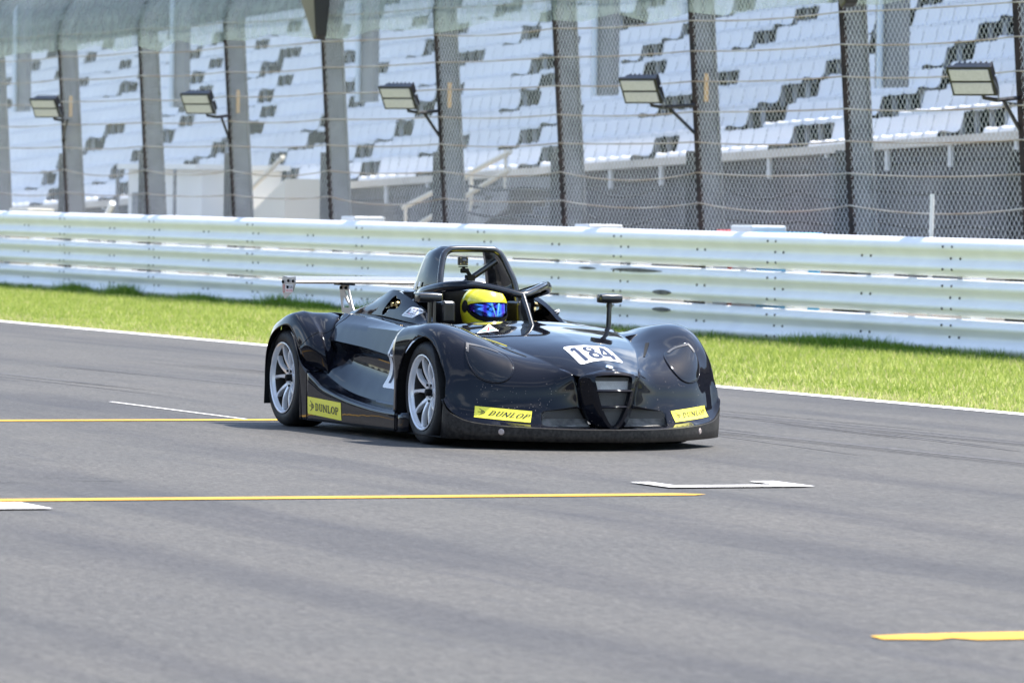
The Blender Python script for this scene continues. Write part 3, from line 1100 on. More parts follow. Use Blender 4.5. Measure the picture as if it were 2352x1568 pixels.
# ---- bits standing between rail and fence
MT['offwhite'] = mat("off_white_plastic", (0.70, 0.70, 0.68), 0.5)
MT['cream'] = mat("cream_block", (0.70, 0.64, 0.52), 0.8)
MT['crate_blue'] = mat("blue_plastic", (0.07, 0.36, 0.62), 0.5)
MT['case_red'] = mat("red_plastic", (0.70, 0.10, 0.08), 0.5)


def case(x, y, w, h, ztop, material, name, label, cat, lidmat=None, group=None):
    root = empty(name, (x, y, GZ + 0.004))
    tag(root, label, cat, group)
    hh = ztop - GZ
    b = bevel(MB().box((0, 0, hh * 0.46), (w, 0.4, hh * 0.92)).build("body", material, root), 0.03, 3)
    bevel(MB().box((0, 0, hh * 0.96), (w * 1.04, 0.43, hh * 0.08)).build("lid", lidmat or material, root), 0.02, 3)
    MB().tube([(-w * .3, -0.22, hh * 0.7), (-w * .3, -0.27, hh * 0.72), (w * .3, -0.27, hh * 0.72), (w * .3, -0.22, hh * 0.7)], 0.012, 6).build("handle", MT['lamp_black'], root)


case(-24.2, 13.25, 0.5, 0, 1.075, MT['offwhite'], "marshal_box", "white rounded marshal box whose lid shows above the rail", "box")
case(-24.66, 13.25, 0.34, 0, 1.02, MT['case_red'], "fire_box", "small red box showing above the rail beside the white box", "box")
case(-23.45, 13.25, 0.78, 0, 1.01, MT['crate_blue'], "storage_crate", "bright blue crate showing above the rail right of the white box", "crate")
case(-28.5, 13.25, 0.42, 0, 1.04, MT['offwhite'], "marshal_box", "white box above the rail right of the car's roll hoop", "box")
case(-36.0, 13.25, 0.45, 0, 1.06, MT['offwhite'], "marshal_box", "white box above the rail left of the car's roll hoop", "box")
case(-49.9, 13.25, 0.9, 0, 1.05, MT['cream'], "concrete_block", "cream block showing above the rail near the left edge", "block")
pl = MB().tube([(-46.75, 13.3, GZ), (-46.5, 13.3, 0.95), (-46.2, 13.3, 1.16)], 0.05, 8).build("leaning_pole", MT['offwhite'])
tag(pl, "short white pole leaning above the rail at the left", "pole")
pl = MB().tube([(-20.88, 13.62, GZ), (-20.84, 13.62, 1.44)], 0.024, 8).build("marker_pole", MT['offwhite'])
tag(pl, "thin white upright pole behind the rail at the right", "pole")

# ---- grandstand: drops gently to the left as the straight does
SY = 25.0
def sz(x):
    return 2.365 + 0.031 * (x + 40.1)


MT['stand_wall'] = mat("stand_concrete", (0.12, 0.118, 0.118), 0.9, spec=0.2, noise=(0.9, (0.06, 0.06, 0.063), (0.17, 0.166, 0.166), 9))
MT['tread'] = mat("dark_stand_tread", (0.012, 0.019, 0.020), 0.9, spec=0.1, noise=(2.0, (0.009, 0.015, 0.016), (0.018, 0.026, 0.027), 5))  # shade of the aisles is put into this dark colour
MT['sill'] = mat("pale_stand_edge", (0.60, 0.54, 0.46), 0.85, noise=(1.2, (0.50, 0.45, 0.38), (0.66, 0.60, 0.52), 6))
MT['seat'] = mat("white_seat_shell", (0.72, 0.71, 0.725), 0.5, noise=(0.5, (0.68, 0.67, 0.685), (0.76, 0.75, 0.765), 3))
stand = empty("grandstand", (-65, SY, GZ))
tag(stand, "concrete grandstand with rows of white seats behind the debris fence", "grandstand")
SPI = Matrix.Translation((65, -SY, -GZ))
SX0, SX1 = -136.0, -24.0
NR = 13
RD, RH = 0.82, 0.43
mb = MB()
for r in range(NR):
    for (xa, xb) in ((SX0, SX1),):
        y0, y1 = SY + RD * r, SY + RD * (r + 1)
        za, zb = sz(xa) + RH * r - 0.33, sz(xb) + RH * r - 0.33
        mb.add([(xa, y0, za), (xb, y0, zb), (xb, y1, zb), (xa, y1, za)], [(0, 1, 2, 3)])
        mb.add([(xa, y1, za), (xb, y1, zb), (xb, y1, zb + RH), (xa, y1, za + RH)], [(0, 1, 2, 3)])
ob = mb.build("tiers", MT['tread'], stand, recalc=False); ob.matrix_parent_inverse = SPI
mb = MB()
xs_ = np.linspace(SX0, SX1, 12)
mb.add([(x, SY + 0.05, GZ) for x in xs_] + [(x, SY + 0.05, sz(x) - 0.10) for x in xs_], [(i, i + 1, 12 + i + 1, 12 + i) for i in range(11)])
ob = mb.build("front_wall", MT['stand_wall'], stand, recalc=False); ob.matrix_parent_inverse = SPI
mb = MB()
Vv = []
for x in (SX0, SX1):
    Vv += [(x, SY - 0.10, sz(x) - 0.10), (x, SY - 0.10, sz(x) + 0.03), (x, SY + 0.2, sz(x) + 0.03), (x, SY + 0.2, sz(x) - 0.10)]
mb.add(Vv, [(0, 1, 5, 4), (1, 2, 6, 5), (2, 3, 7, 6), (3, 0, 4, 7)])
ob = mb.build("front_edge", MT['sill'], stand); ob.matrix_parent_inverse = SPI
# buttresses and drain pipes on the front wall
for x in np.arange(-100, -26, 2.06):
    if -68 < x < -38 or True:
        ob = MB().tube([(x, SY - 0.03, sz(x) - 0.10), (x, SY - 0.03, sz(x) - 0.42)], 0.05, 6).build("drain_spout", MT['offwhite'], stand); ob.matrix_parent_inverse = SPI
for x in (-45.5, -62.3, -80.0, -97.0, -33.0):
    ob = MB().box((x, SY - 0.2, (sz(x) + GZ) / 2 - 0.1), (0.9, 0.5, sz(x) - GZ - 0.2)).build("buttress", MT['stand_wall'], stand); ob.matrix_parent_inverse = SPI
# roof columns with pale pipes
MT['column'] = mat("grey_column_panel", (0.17, 0.18, 0.19), 0.85, noise=(1.3, (0.13, 0.14, 0.15), (0.22, 0.23, 0.24), 5))
MT['pipe_blue'] = mat("pale_blue_pipe", (0.55, 0.64, 0.72), 0.5)
for x in (-76.2, -65.65, -54.65, -44.0, -86.8):
    pc = MB()
    pc.box((x + 0.15, 24.75, 3.05 + 2.6), (0.9, 0.12, 5.2))
    po = pc.build("roof_column", MT['column'], stand); po.matrix_parent_inverse = SPI
    pp = MB().tube([(x, 24.62, 3.05), (x + 0.02, 24.62, 8.2)], 0.055, 8).build("rain_pipe", MT['pipe_blue'], po)
# roof over all but the front row, and the dark back wall: they put the seats in the shade
ob = MB().box(((SX0 + SX1) / 2 - 10, 31.3 + 9, 12.6), (SX1 - SX0 + 60, 18, 0.4)).build("roof", MT['offwhite'], stand); ob.matrix_parent_inverse = SPI
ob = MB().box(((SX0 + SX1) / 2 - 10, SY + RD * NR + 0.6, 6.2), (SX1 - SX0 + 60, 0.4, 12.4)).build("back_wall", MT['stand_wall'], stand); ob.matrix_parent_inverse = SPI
# staircase with hand rails in front of the wall
stair = empty("stand_staircase", (-57.0, 23.6, GZ))
tag(stair, "concrete staircase with beige hand rails climbing to the grandstand", "staircase")
mb = MB()
for k in range(9):
    f = k / 8
    mb.box((-2.0 + 4.2 * f, 0, 0.45 + 0.16 * k), (0.55, 1.1, 0.18))
mb.prism([(-2.3, -0.56, 0.30), (2.4, -0.56, 1.65), (2.4, -0.56, 1.30), (-2.3, -0.56, 0.0)], (0, 0.05, 0))
mb.build("flight", MT['concrete'], stair)
for dz, hy in ((0.98, -0.55), (0.52, -0.55)):
    MB().tube([(-2.3, hy, 0.28 + dz), (2.5, hy, 1.62 + dz * 0.62)], 0.045, 8).build("hand_rail", MT['cream'], stair)
for k in range(4):
    f = k / 3
    MB().tube([(-2.2 + 4.5 * f, -0.55, 0.3 + 1.3 * f), (-2.2 + 4.5 * f, -0.55, 1.25 + 1.02 * f)], 0.03, 6).build("baluster", MT['cream'], stair)
stair2 = empty("stand_staircase", (-67.0, 23.4, GZ))
tag(stair2, "beige stair side wall rising right of the white hut", "staircase")
MB().prism([(-1.6, -0.4, 0.5), (1.9, -0.4, 1.75), (1.9, -0.4, 0.0), (-1.6, -0.4, 0.0)], (0, 0.9, 0)).build("side_wall", MT['cream'], stair2)
MB().tube([(-1.6, -0.45, 0.9), (1.9, -0.45, 2.15)], 0.045, 8).build("hand_rail", MT['cream'], stair2)
# white hut
hut = empty("white_hut", (-69.6, 23.0, GZ))
tag(hut, "small white hut in front of the grandstand wall, left of the rear wing", "hut")
bevel(MB().box((0, 0, 0.95), (4.3, 1.6, 1.9)).build("wall", MT['offwhite'], hut), 0.02)
MB().box((0, -0.03, 1.95), (4.6, 1.9, 0.10)).build("roof", MT['offwhite'], hut)
MB().box((-1.5, -0.82, 1.15), (0.55, 0.05, 0.6)).build("window", MT['column'], hut)
for dx in (-2.2, -0.7, 1.2):
    MB().tube([(dx, -1.0, 0), (dx, -1.0, 1.9)], 0.035, 6).build("roof_post", MT['steel_grey'], hut)

# ---- seats
GAPS = {0: [-42.2, -48.0, -53.7, -58.6, -63.4, -67.1, -71.9, -76.7, -81.5, -86.5], 1: [-41.7, -46.6, -51.4, -61.4, -65.1, -69.8, -74.5, -79.9, -84.6, -89.4],
        2: [-41.9, -46.5, -52.0, -56.8, -61.4, -69.5, -74.3, -80.0, -85.6, -91.0], 3: [-43.5, -47.8, -52.1, -56.7, -65.2, -70.6, -76.0, -80.6, -86.0, -91.2],
        4: [-43.2, -48.0, -52.0, -61.3, -66.2, -71.4, -76.6, -81.8, -87.0, -92.2], 5: [-43.0, -48.0, -53.4, -58.6, -63.4, -68.4, -73.6, -79.0, -84.3, -89.6],
        6: [-43.4, -48.4, -53.5, -58.6, -63.4, -69.0, -74.2, -79.5, -85.2, -90.6]}


def seat_geo():
    """seat shell: pan with rolled front, tall curved back; origin at the tread's front edge, centre of the seat; faces -y"""
    prof = [(0.10, 0.36), (0.12, 0.43), (0.18, 0.455), (0.36, 0.43), (0.45, 0.445), (0.50, 0.50), (0.53, 0.62), (0.555, 0.75), (0.57, 0.775)]
    Vv, Ff = [], []
    cols = (-0.234, -0.21, -0.12, 0.0, 0.12, 0.21, 0.234)
    for (y, z) in prof:
        for c in cols:
            e = (abs(c) / 0.232) ** 3
            Vv.append((c, y - 0.02 * e, z + 0.015 * e if z < 0.6 else z - 0.03 * e * (z - 0.6) * 3))
    k = len(cols)
    for i in range(len(prof) - 1):
        for j in range(k - 1):
            Ff.append((i * k + j, i * k + j + 1, (i + 1) * k + j + 1, (i + 1) * k + j))
    # bracket under the pan
    b0 = len(Vv)
    for (x, y, z) in ((-0.02, 0.26, 0.43), (0.02, 0.26, 0.43), (0.02, 0.34, 0.43), (-0.02, 0.34, 0.43), (-0.02, 0.28, 0), (0.02, 0.28, 0), (0.02, 0.34, 0), (-0.02, 0.34, 0)):
        Vv.append((x, y, z))
    for f in ((0, 1, 5, 4), (1, 2, 6, 5), (2, 3, 7, 6), (3, 0, 4, 7)):
        Ff.append(tuple(b0 + i for i in f))
    return Vv, Ff


SV, SF = seat_geo()
spots = []
for r in range(NR - 1):
    g = GAPS.get(r, [x + 0.4 * math.sin(r * 2.1) for x in np.arange(-42.5 - 0.3 * (r % 3), -136, -5.1)])
    x = SX1 - 0.3
    while x > SX0 + 0.3:
        if not any(abs(x - q) < 0.56 for q in g):
            spots.append((x, SY + RD * r, sz(x) + RH * r - 0.33, r))
        x -= 0.485
spots = [s for s in spots if s[0] < -37.5 and s[0] > -134]
# the 300 that show largest = nearest ones inside the frame
def in_frame(p):
    v = Vector((p[0], p[1] + 0.4, p[2] + 0.5)) - CAM
    zc = v.dot(_d)
    uu = 1176 + 12430 * v.dot(_r2) / zc
    vv = 784 - 12430 * v.dot(_u2) / zc
    return -40 < uu < 2392 and vv > -25
vis = [s for s in spots if in_frame(s)]
rest = [s for s in spots if not in_frame(s) and s[0] > -60 and s[3] < 9]
vis.sort(key=lambda s: (Vector(s[:3]) - CAM).length)
seat0 = link_mesh("grandstand_chair", SV, SF, MT['seat'], smooth=50)
tag(seat0, "white plastic shell seat in the rows nearest the right end of the grandstand", "seat", "white grandstand seats")
for i, s in enumerate(vis[:300]):
    ob = seat0 if i == 0 else seat0.copy()
    if i:
        COL.objects.link(ob)
    ob.location = s[:3]
    ob.rotation_euler = (0, 0.031 * -1, 0)
mb = MB()
for s in vis[300:] + rest:
    mb.add([(v[0] + s[0], v[1] + s[1], v[2] + s[2]) for v in SV], SF)
ob = mb.build("far_seats", MT['seat'], None, smooth=50, recalc=False)
tag(ob, "mass of white grandstand seats farther off to the left", "seats", kind="stuff")

# ---- pit building across the track, behind the camera: seen only in the car's paint
MT['pit_wall'] = mat("pit_concrete", (0.30, 0.30, 0.29), 0.8, noise=(0.6, (0.24, 0.24, 0.24), (0.36, 0.36, 0.35)))
MT['pit_dark'] = mat("pit_opening", (0.015, 0.015, 0.016), 0.7)
pit = empty("pit_building", (-10, -40, 0))
tag(pit, "long grey pit building with dark garages mirrored in the car's flank", "building")
MB().box((0, -4, 4.2), (190, 8, 8.4)).build("wall", MT['pit_wall'], pit)
MB().box((0, 0.9, 8.6), (194, 12, 0.5)).build("roof", MT['offwhite'], pit)
MB().box((0, 0.06, 4.1), (189, 0.16, 0.75)).build("fascia", MT['offwhite'], pit)
for k in range(30):
    MB().box((-87 + 6 * k, 0.03, 1.7), (4.9, 0.10, 3.2)).build("garage_opening", MT['pit_dark'], pit)
for k in range(30):
    MB().box((-87 + 6 * k, 0.03, 6.2), (5.2, 0.10, 1.9)).build("window", MT['lens'], pit)


# ================================================================== RACE CAR (nose towards +x, driver's right = world -y)
car = empty("race_car", (0, 0, 0))
tag(car, "glossy black open cockpit sports racing car with number 184 on its nose", "race car")
XF, XR, HUB = 1.10, -1.10, 0.284
YO = 0.80

# ---- wheel arch outlines (x, z)
ARCH_F = [(0.801, -0.3), (0.801, 0.162), (0.803, 0.277), (0.823, 0.371), (0.868, 0.443), (0.937, 0.524), (1.018, 0.571), (1.123, 0.592), (1.218, 0.580), (1.301, 0.540),
          (1.372, 0.486), (1.445, 0.393), (1.480, 0.308), (1.486, 0.20), (1.486, -0.3)]
ARCH_R = [(-1.30, -0.3), (-1.32, 0.204), (-1.319, 0.331), (-1.298, 0.425), (-1.252, 0.503), (-1.169, 0.556), (-1.073, 0.588), (-0.965, 0.596), (-0.879, 0.548),
          (-0.817, 0.483), (-0.767, 0.413), (-0.745, 0.31), (-0.738, 0.185), (-0.735, -0.3)]


def smooth_poly(p, n=4):
    return [tuple(q) for q in cr_curve(p, n)]


ARCH_F = smooth_poly(ARCH_F)
ARCH_R = smooth_poly(ARCH_R)


def keep_arch_f(v):
    if v[1] < 0.60:
        return 1.0
    return sd_poly(v[0], v[2], ARCH_F)


def keep_arch_r(v):
    if v[1] < 0.66:
        return 1.0
    return sd_poly(v[0], v[2], ARCH_R)


INTAKE = [(0.350, 0.206), (0.366, 0.190), (0.372, 0.138), (0.350, 0.129), (0.100, 0.122), (0.098, 0.130), (0.150, 0.222), (0.170, 0.226)]   # (w, z)


def keep_intake(v):
    if v[0] < 1.70:
        return 1.0
    return sd_poly(v[1], v[2], INTAKE)


# ---- front clam: crease -> valley -> fender crest -> outer side
NET_FRONT = [
    # rear edge of the fender
    [(.800, .500, .607), (.800, .550, .616), (.795, .620, .634), (.785, .705, .643), (.783, .775, .634), (.752, .818, .582), (.738, .832, .500), (.765, .832, .395), (.768, .832, .300), (.762, .832, .165)],
    [(.930, .466, .596), (.930, .530, .617), (.930, .605, .646), (.935, .705, .656), (.935, .778, .642), (.930, .815, .600), (.930, .829, .500), (.930, .830, .395), (.930, .830, .300), (.930, .830, .165)],
    [(1.11, .432, .575), (1.11, .500, .607), (1.10, .600, .650), (1.09, .712, .666), (1.09, .782, .646), (1.09, .815, .600), (1.09, .828, .500), (1.09, .830, .395), (1.09, .830, .300), (1.09, .830, .165)],
    [(1.28, .386, .547), (1.27, .455, .566), (1.26, .580, .610), (1.25, .700, .634), (1.25, .772, .615), (1.255, .806, .565), (1.26, .824, .470), (1.27, .829, .380), (1.28, .830, .290), (1.28, .830, .165)],
    [(1.43, .341, .515), (1.42, .415, .522), (1.40, .545, .549), (1.385, .680, .572), (1.38, .755, .546), (1.38, .797, .500), (1.385, .820, .430), (1.39, .826, .365), (1.40, .828, .290), (1.41, .828, .200)],
    [(1.57, .288, .480), (1.555, .370, .480), (1.525, .510, .488), (1.490, .650, .490), (1.460, .732, .465), (1.445, .785, .425), (1.440, .812, .380), (1.445, .822, .335), (1.455, .826, .290), (1.465, .826, .240)],
    [(1.70, .236, .440), (1.675, .330, .425), (1.625, .480, .415), (1.570, .630, .405), (1.515, .716, .390), (1.485, .772, .365), (1.475, .803, .340), (1.475, .816, .313), (1.475, .823, .288), (1.475, .824, .262)],
    [(1.790, .196, .408), (1.745, .300, .360), (1.690, .450, .345), (1.618, .605, .335), (1.550, .704, .325), (1.510, .762, .315), (1.492, .797, .303), (1.486, .812, .292), (1.482, .820, .282), (1.480, .822, .272)],
    [(1.806, .172, .330), (1.764, .285, .280), (1.713, .435, .262), (1.638, .598, .255), (1.575, .698, .252), (1.527, .757, .258), (1.502, .794, .268), (1.492, .809, .274), (1.486, .817, .274), (1.483, .820, .270)],
    [(1.812, .155, .226), (1.780, .280, .210), (1.742, .426, .195), (1.664, .597, .195), (1.588, .698, .205), (1.537, .758, .222), (1.508, .795, .243), (1.497, .810, .258), (1.490, .818, .265), (1.485, .821, .268)],
    [(1.838, .110, .132), (1.812, .270, .132), (1.774, .422, .140), (1.698, .594, .152), (1.612, .702, .170), (1.548, .762, .197), (1.515, .799, .228), (1.502, .813, .248), (1.493, .820, .260), (1.487, .822, .266)],
    # lip over the splitter
    [(1.955, .110, .1175), (1.930, .250, .118), (1.855, .430, .123), (1.722, .605, .132), (1.618, .722, .149), (1.552, .780, .180), (1.516, .812, .216), (1.503, .822, .240), (1.494, .826, .256), (1.488, .826, .264)],
]
G = patch(NET_FRONT, 7, 7, ubreaks=(10,))
V, F = grid_faces(G)
V, F = clip(V, F, keep_arch_f)
V, F = clip(V, F, keep_intake)
front = (V, F)

# ---- bonnet between the creases
NET_HOOD = []
for x, wc, zc, z0 in ((0.60, .560, .628, .668), (0.72, .525, .617, .655), (0.80, .500, .607, .644), (0.93, .466, .596, .632), (1.11, .432, .575, .614), (1.28, .386, .547, .590), (1.43, .341, .515, .566),
                      (1.57, .288, .480, .533), (1.70, .236, .440, .493), (1.790, .196, .408, .459), (1.845, .172, .398, .436)):
    x0 = x + (0.022 if x > 1.75 else 0)
    NET_HOOD.append([(x0, 0, z0), (x0, wc * .30, z0 - (z0 - zc) * .12), (x + (x0 - x) * .6, wc * .60, z0 - (z0 - zc) * .40), (x + (x0 - x) * .3, wc * .85, z0 - (z0 - zc) * .74), (x, wc, zc)])
G = patch(NET_HOOD, 7, 5)
V, F = grid_faces(G)


COCK = smooth_poly([(0.60, -0.6), (0.60, 0.0), (0.585, 0.12), (0.50, 0.26), (0.30, 0.36), (0.0, 0.375), (-0.4, 0.33), (-0.42, -0.6)], 4)


def keep_cockpit(v):
    return sd_poly(v[0], v[1], COCK)


V, F = clip(V, F, keep_cockpit)
hood = (V, F)

# ---- shield shaped snout round the grille
SN = [  # base, outer front edge, inner front edge, recess
    [(1.866, 0, .436), (1.893, 0, .424), (1.903, 0, .410), (1.860, 0, .404)],
    [(1.862, .075, .430), (1.890, .070, .420), (1.901, .066, .407), (1.858, .064, .401)],
    [(1.846, .172, .398), (1.884, .132, .404), (1.897, .108, .396), (1.856, .104, .391)],
    [(1.812, .176, .340), (1.895, .124, .345), (1.908, .102, .345), (1.862, .098, .345)],
    [(1.808, .164, .280), (1.902, .108, .280), (1.912, .088, .280), (1.866, .085, .280)],
    [(1.814, .150, .220), (1.906, .090, .226), (1.914, .070, .228), (1.868, .067, .228)],
    [(1.832, .115, .150), (1.910, .060, .160), (1.916, .040, .166), (1.870, .038, .168)],
    [(1.870, .060, .118), (1.915, .026, .122), (1.918, .012, .132), (1.874, .011, .134)],
    [(1.890, .0, .1175), (1.918, 0, .119), (1.919, 0, .127), (1.876, 0, .129)],
]
G = patch(SN, 5, 4, vbreaks=(1, 2))
V, F = grid_faces(G)
snout = (V, F)

# floor strip of the nose in front of the snout
G = patch([[(1.955, .110, .1175), (1.838, .110, .1178)], [(1.972, .04, .117), (1.870, .060, .1172)], [(1.975, 0, .117), (1.885, 0, .117)]], 4, 3)
V, F = grid_faces(G)
lipfill = (V, F)
clam = shell("front_bodywork", [front, hood, lipfill], car, MT['paint'], 0.007)
snout_o = shell("grille_surround", [snout], car, MT['paint'], 0.004)

# ---- splitter board
SPL = [(1.994, 0, .117), (1.975, .14, .1172), (1.945, .25, .118), (1.868, .43, .123), (1.732, .606, .132), (1.626, .726, .149), (1.558, .784, .178), (1.519, .813, .206), (1.490, .824, .240), (1.480, .8255, .262)]
top = cr_curve(SPL, 6)
vv = []
for p in top:
    zb = 0.046 + 0.006 * max(0, 1 - (p[0] - 1.45) / 0.5)
    k = (p[2] - zb)
    vv.append([(p[0] - 0.012, p[1] - 0.004, p[2] + 0.001), (p[0], p[1], p[2] - 0.004), (p[0] - 0.004 - 0.18 * max(0, p[2] - .20), p[1], (p[2] + zb) / 2), (p[0] - 0.012 - 0.35 * max(0, p[2] - .20), p[1] - 0.001, zb)])
G = np.array(vv)
V, F = grid_faces(G)
splitter = shell("splitter", [(V, F)], car, MT['skirt'], 0.010)
for s_ in (-1, 1):
    wsh = MB().lathe([(0.001, 0.005), (0.012, 0.005), (0.017, 0.002), (0.017, -0.002)], (0, 0, 0), 'x', 20).build("washer", MT['washer'], splitter, smooth=30)
    wsh.location = (1.742, s_ * .590, .096)
    wsh.rotation_euler = (0, 0, s_ * 0.72)
# undertray
ut = MB()
outl = [(p[0] - 0.03, p[1] - 0.01) for p in top][:-4]
poly = [(x, -w, 0.052) for x, w in outl] + [(0.78, -.80, .052), (-1.0, -.55, .062), (-1.35, -.5, .10), (-1.35, .5, .10), (-1.0, .55, .062), (0.78, .80, .052)] + [(x, w, 0.052) for x, w in outl[::-1]]
ut.add(poly, [tuple(range(len(poly)))])
ut.build("undertray", MT['matte'], car)

# ---- middle body: deck, flank, scooped side, sill
def mid_row(x, sh, cre, und, rec_w, shin, shout, base):
    """(w, z) pairs at the station x"""
    return [(x, base[0], base[1]), (x, sh[0], sh[1]), (x, cre[0], cre[1]), (x, und[0], und[1]), (x, und[0] - .012, und[1] - .012), (x, rec_w, und[1] - .06), (x, rec_w + .004, (und[1] + shin[1]) / 2),
            (x, shin[0] - .02, shin[1] + .045), (x, shin[0], shin[1]), (x, (shin[0] + shout[0]) / 2, (shin[1] + shout[1]) / 2 - .008), (x, shout[0] - .006, shout[1]), (x, shout[0] + .002, shout[1] - .010), (x, .824, .12), (x, .822, .057)]


ST = [
    # x, shoulder, crease, undercut, recess w, shelf inner, shelf outer, base
    (-.62, (.600, .676), (.655, .612), (.700, .524), .672, (.735, .345), (.822, .336), (.46, .668)),
    (-.50, (.598, .671), (.660, .612), (.702, .520), .668, (.738, .318), (.822, .297), (.46, .667)),
    (-.40, (.596, .667), (.661, .611), (.702, .515), .664, (.738, .290), (.822, .262), (.46, .665)),
    (-.22, (.594, .658), (.662, .609), (.702, .506), .664, (.738, .251), (.822, .231), (.46, .655)),
    (.00, (.590, .645), (.662, .607), (.701, .493), .666, (.738, .223), (.822, .202), (.46, .642)),
    (.28, (.585, .627), (.661, .603), (.700, .470), .670, (.738, .204), (.822, .177), (.46, .632)),
    (.52, (.580, .615), (.658, .598), (.698, .452), .674, (.738, .197), (.822, .163), (.46, .625)),
    (.79, (.560, .600), (.640, .585), (.690, .440), .675, (.738, .190), (.820, .159), (.46, .610)),
]
NET_MID = [mid_row(*s) for s in ST]
G = patch(NET_MID, 7, 4, vbreaks=(1, 2, 3, 4, 8, 11))
V, F = grid_faces(G)


def keep_rear_slot(v):
    return 1.0


mid = (V, F)
# sill ahead of the trailing fender panel
G = patch([[(.79, .820, .159), (.79, .822, .057)], [(.86, .820, .161), (.86, .822, .057)], [(.915, .80, .164), (.915, .80, .057)]], 3, 3)
V, F = grid_faces(G)
sillfront = (V, F)

# ---- rear wing over the back wheel
NET_RF = [  # crease edge -> bulge -> outer lip
    [(-1.335, .720, .200), (-1.345, .775, .190), (-1.335, .822, .180)],
    [(-1.335, .725, .330), (-1.345, .780, .325), (-1.330, .824, .320)],
    [(-1.325, .735, .480), (-1.335, .790, .455), (-1.310, .825, .425)],
    [(-1.277, .740, .605), (-1.275, .795, .570), (-1.252, .826, .507)],
    [(-1.150, .740, .648), (-1.155, .798, .618), (-1.160, .826, .562)],
    [(-.985, .738, .675), (-1.005, .798, .655), (-1.015, .826, .595)],
    [(-.890, .736, .675), (-.905, .798, .652), (-.920, .826, .590)],
    [(-.763, .736, .620), (-.790, .798, .600), (-.835, .826, .535)],
    [(-.655, .738, .560), (-.695, .798, .535), (-.765, .826, .470)],
    [(-.560, .742, .463), (-.630, .795, .470), (-.745, .826, .455)],
    [(-.525, .740, .390), (-.610, .772, .405), (-.735, .815, .420)],
    [(-.500, .734, .316), (-.600, .748, .348), (-.715, .800, .386)],
]
G = patch(NET_RF, 6, 6)
V, F = grid_faces(G)
V, F = clip(V, F, keep_arch_r)
rf = (V, F)
# lower outer panel between arch and sill
G = patch([[(-1.02, .826, .595), (-1.02, .826, .40), (-1.02, .824, .20), (-1.02, .822, .058)],
           [(-.835, .826, .535), (-.835, .826, .36), (-.835, .824, .20), (-.835, .822, .058)],
           [(-.765, .826, .425), (-.765, .826, .32), (-.765, .824, .18), (-.765, .822, .058)],
           [(-.700, .825, .368), (-.700, .826, .28), (-.700, .824, .17), (-.700, .822, .058)],
           [(-.625, .824, .334), (-.625, .824, .25), (-.625, .824, .15), (-.625, .822, .058)]], 8, 8)
V, F = grid_faces(G)
V, F = clip(V, F, keep_arch_r)
rlow = (V, F)
# inner facet from the fender edge to the valley beside the side pod
NET_IN = [
    [(-1.277, .740, .605), (-1.29, .680, .640), (-1.30, .600, .655)],
    [(-1.150, .740, .648), (-1.15, .680, .662), (-1.15, .600, .664)],
    [(-.985, .738, .675), (-.975, .680, .672), (-.96, .600, .668)],
    [(-.890, .736, .675), (-.850, .672, .664), (-.80, .585, .672)],
    [(-.763, .736, .620), (-.725, .690, .608), (-.640, .625, .650)],
    [(-.655, .738, .560), (-.645, .712, .548), (-.600, .676, .575)],
    [(-.560, .742, .463), (-.575, .722, .462), (-.580, .690, .500)],
    [(-.525, .740, .390), (-.545, .722, .392), (-.570, .655, .430)],
    [(-.500, .734, .316), (-.530, .715, .325), (-.575, .660, .365)],
]
G = patch(NET_IN, 6, 5)
V, F = grid_faces(G)
rin = (V, F)
# rear deck
NET_DK = [
    [(-1.30, .600, .655), (-1.31, .40, .655), (-1.32, .20, .66), (-1.32, 0, .66)],
    [(-1.15, .600, .664), (-1.15, .40, .664), (-1.15, .20, .672), (-1.15, 0, .675)],
    [(-.96, .600, .668), (-.96, .42, .668), (-.96, .24, .69), (-.96, 0, .71)],
    [(-.83, .590, .676), (-.83, .45, .668), (-.83, .26, .70), (-.83, 0, .74)],
    [(-.62, .600, .676), (-.62, .46, .668), (-.62, .26, .72), (-.62, 0, .77)],
]
G = patch(NET_DK, 5, 5)
V, F = grid_faces(G)
deck = (V, F)
# tail panel
G = patch([[(-1.277, .740, .605), (-1.335, .725, .33), (-1.335, .72, .20)], [(-1.30, .600, .655), (-1.40, .58, .40), (-1.36, .56, .20)], [(-1.32, 0, .66), (-1.42, 0, .42), (-1.38, 0, .20)]], 4, 4)
V, F = grid_faces(G)
tail = (V, F)
G = patch([[(-.765, .795, .408), (-.765, .812, .402), (-.765, .824, .412)], [(-.70, .770, .368), (-.70, .797, .356), (-.70, .824, .362)], [(-.62, .735, .345), (-.62, .778, .333), (-.62, .822, .336)]], 5, 4)
V, F = grid_faces(G)
V, F = clip(V, F, keep_arch_r)
shelf = (V, F)
rear = shell("rear_bodywork", [mid, shelf, sillfront, rf, rlow, rin, deck, tail], car, MT['paint'], 0.006)

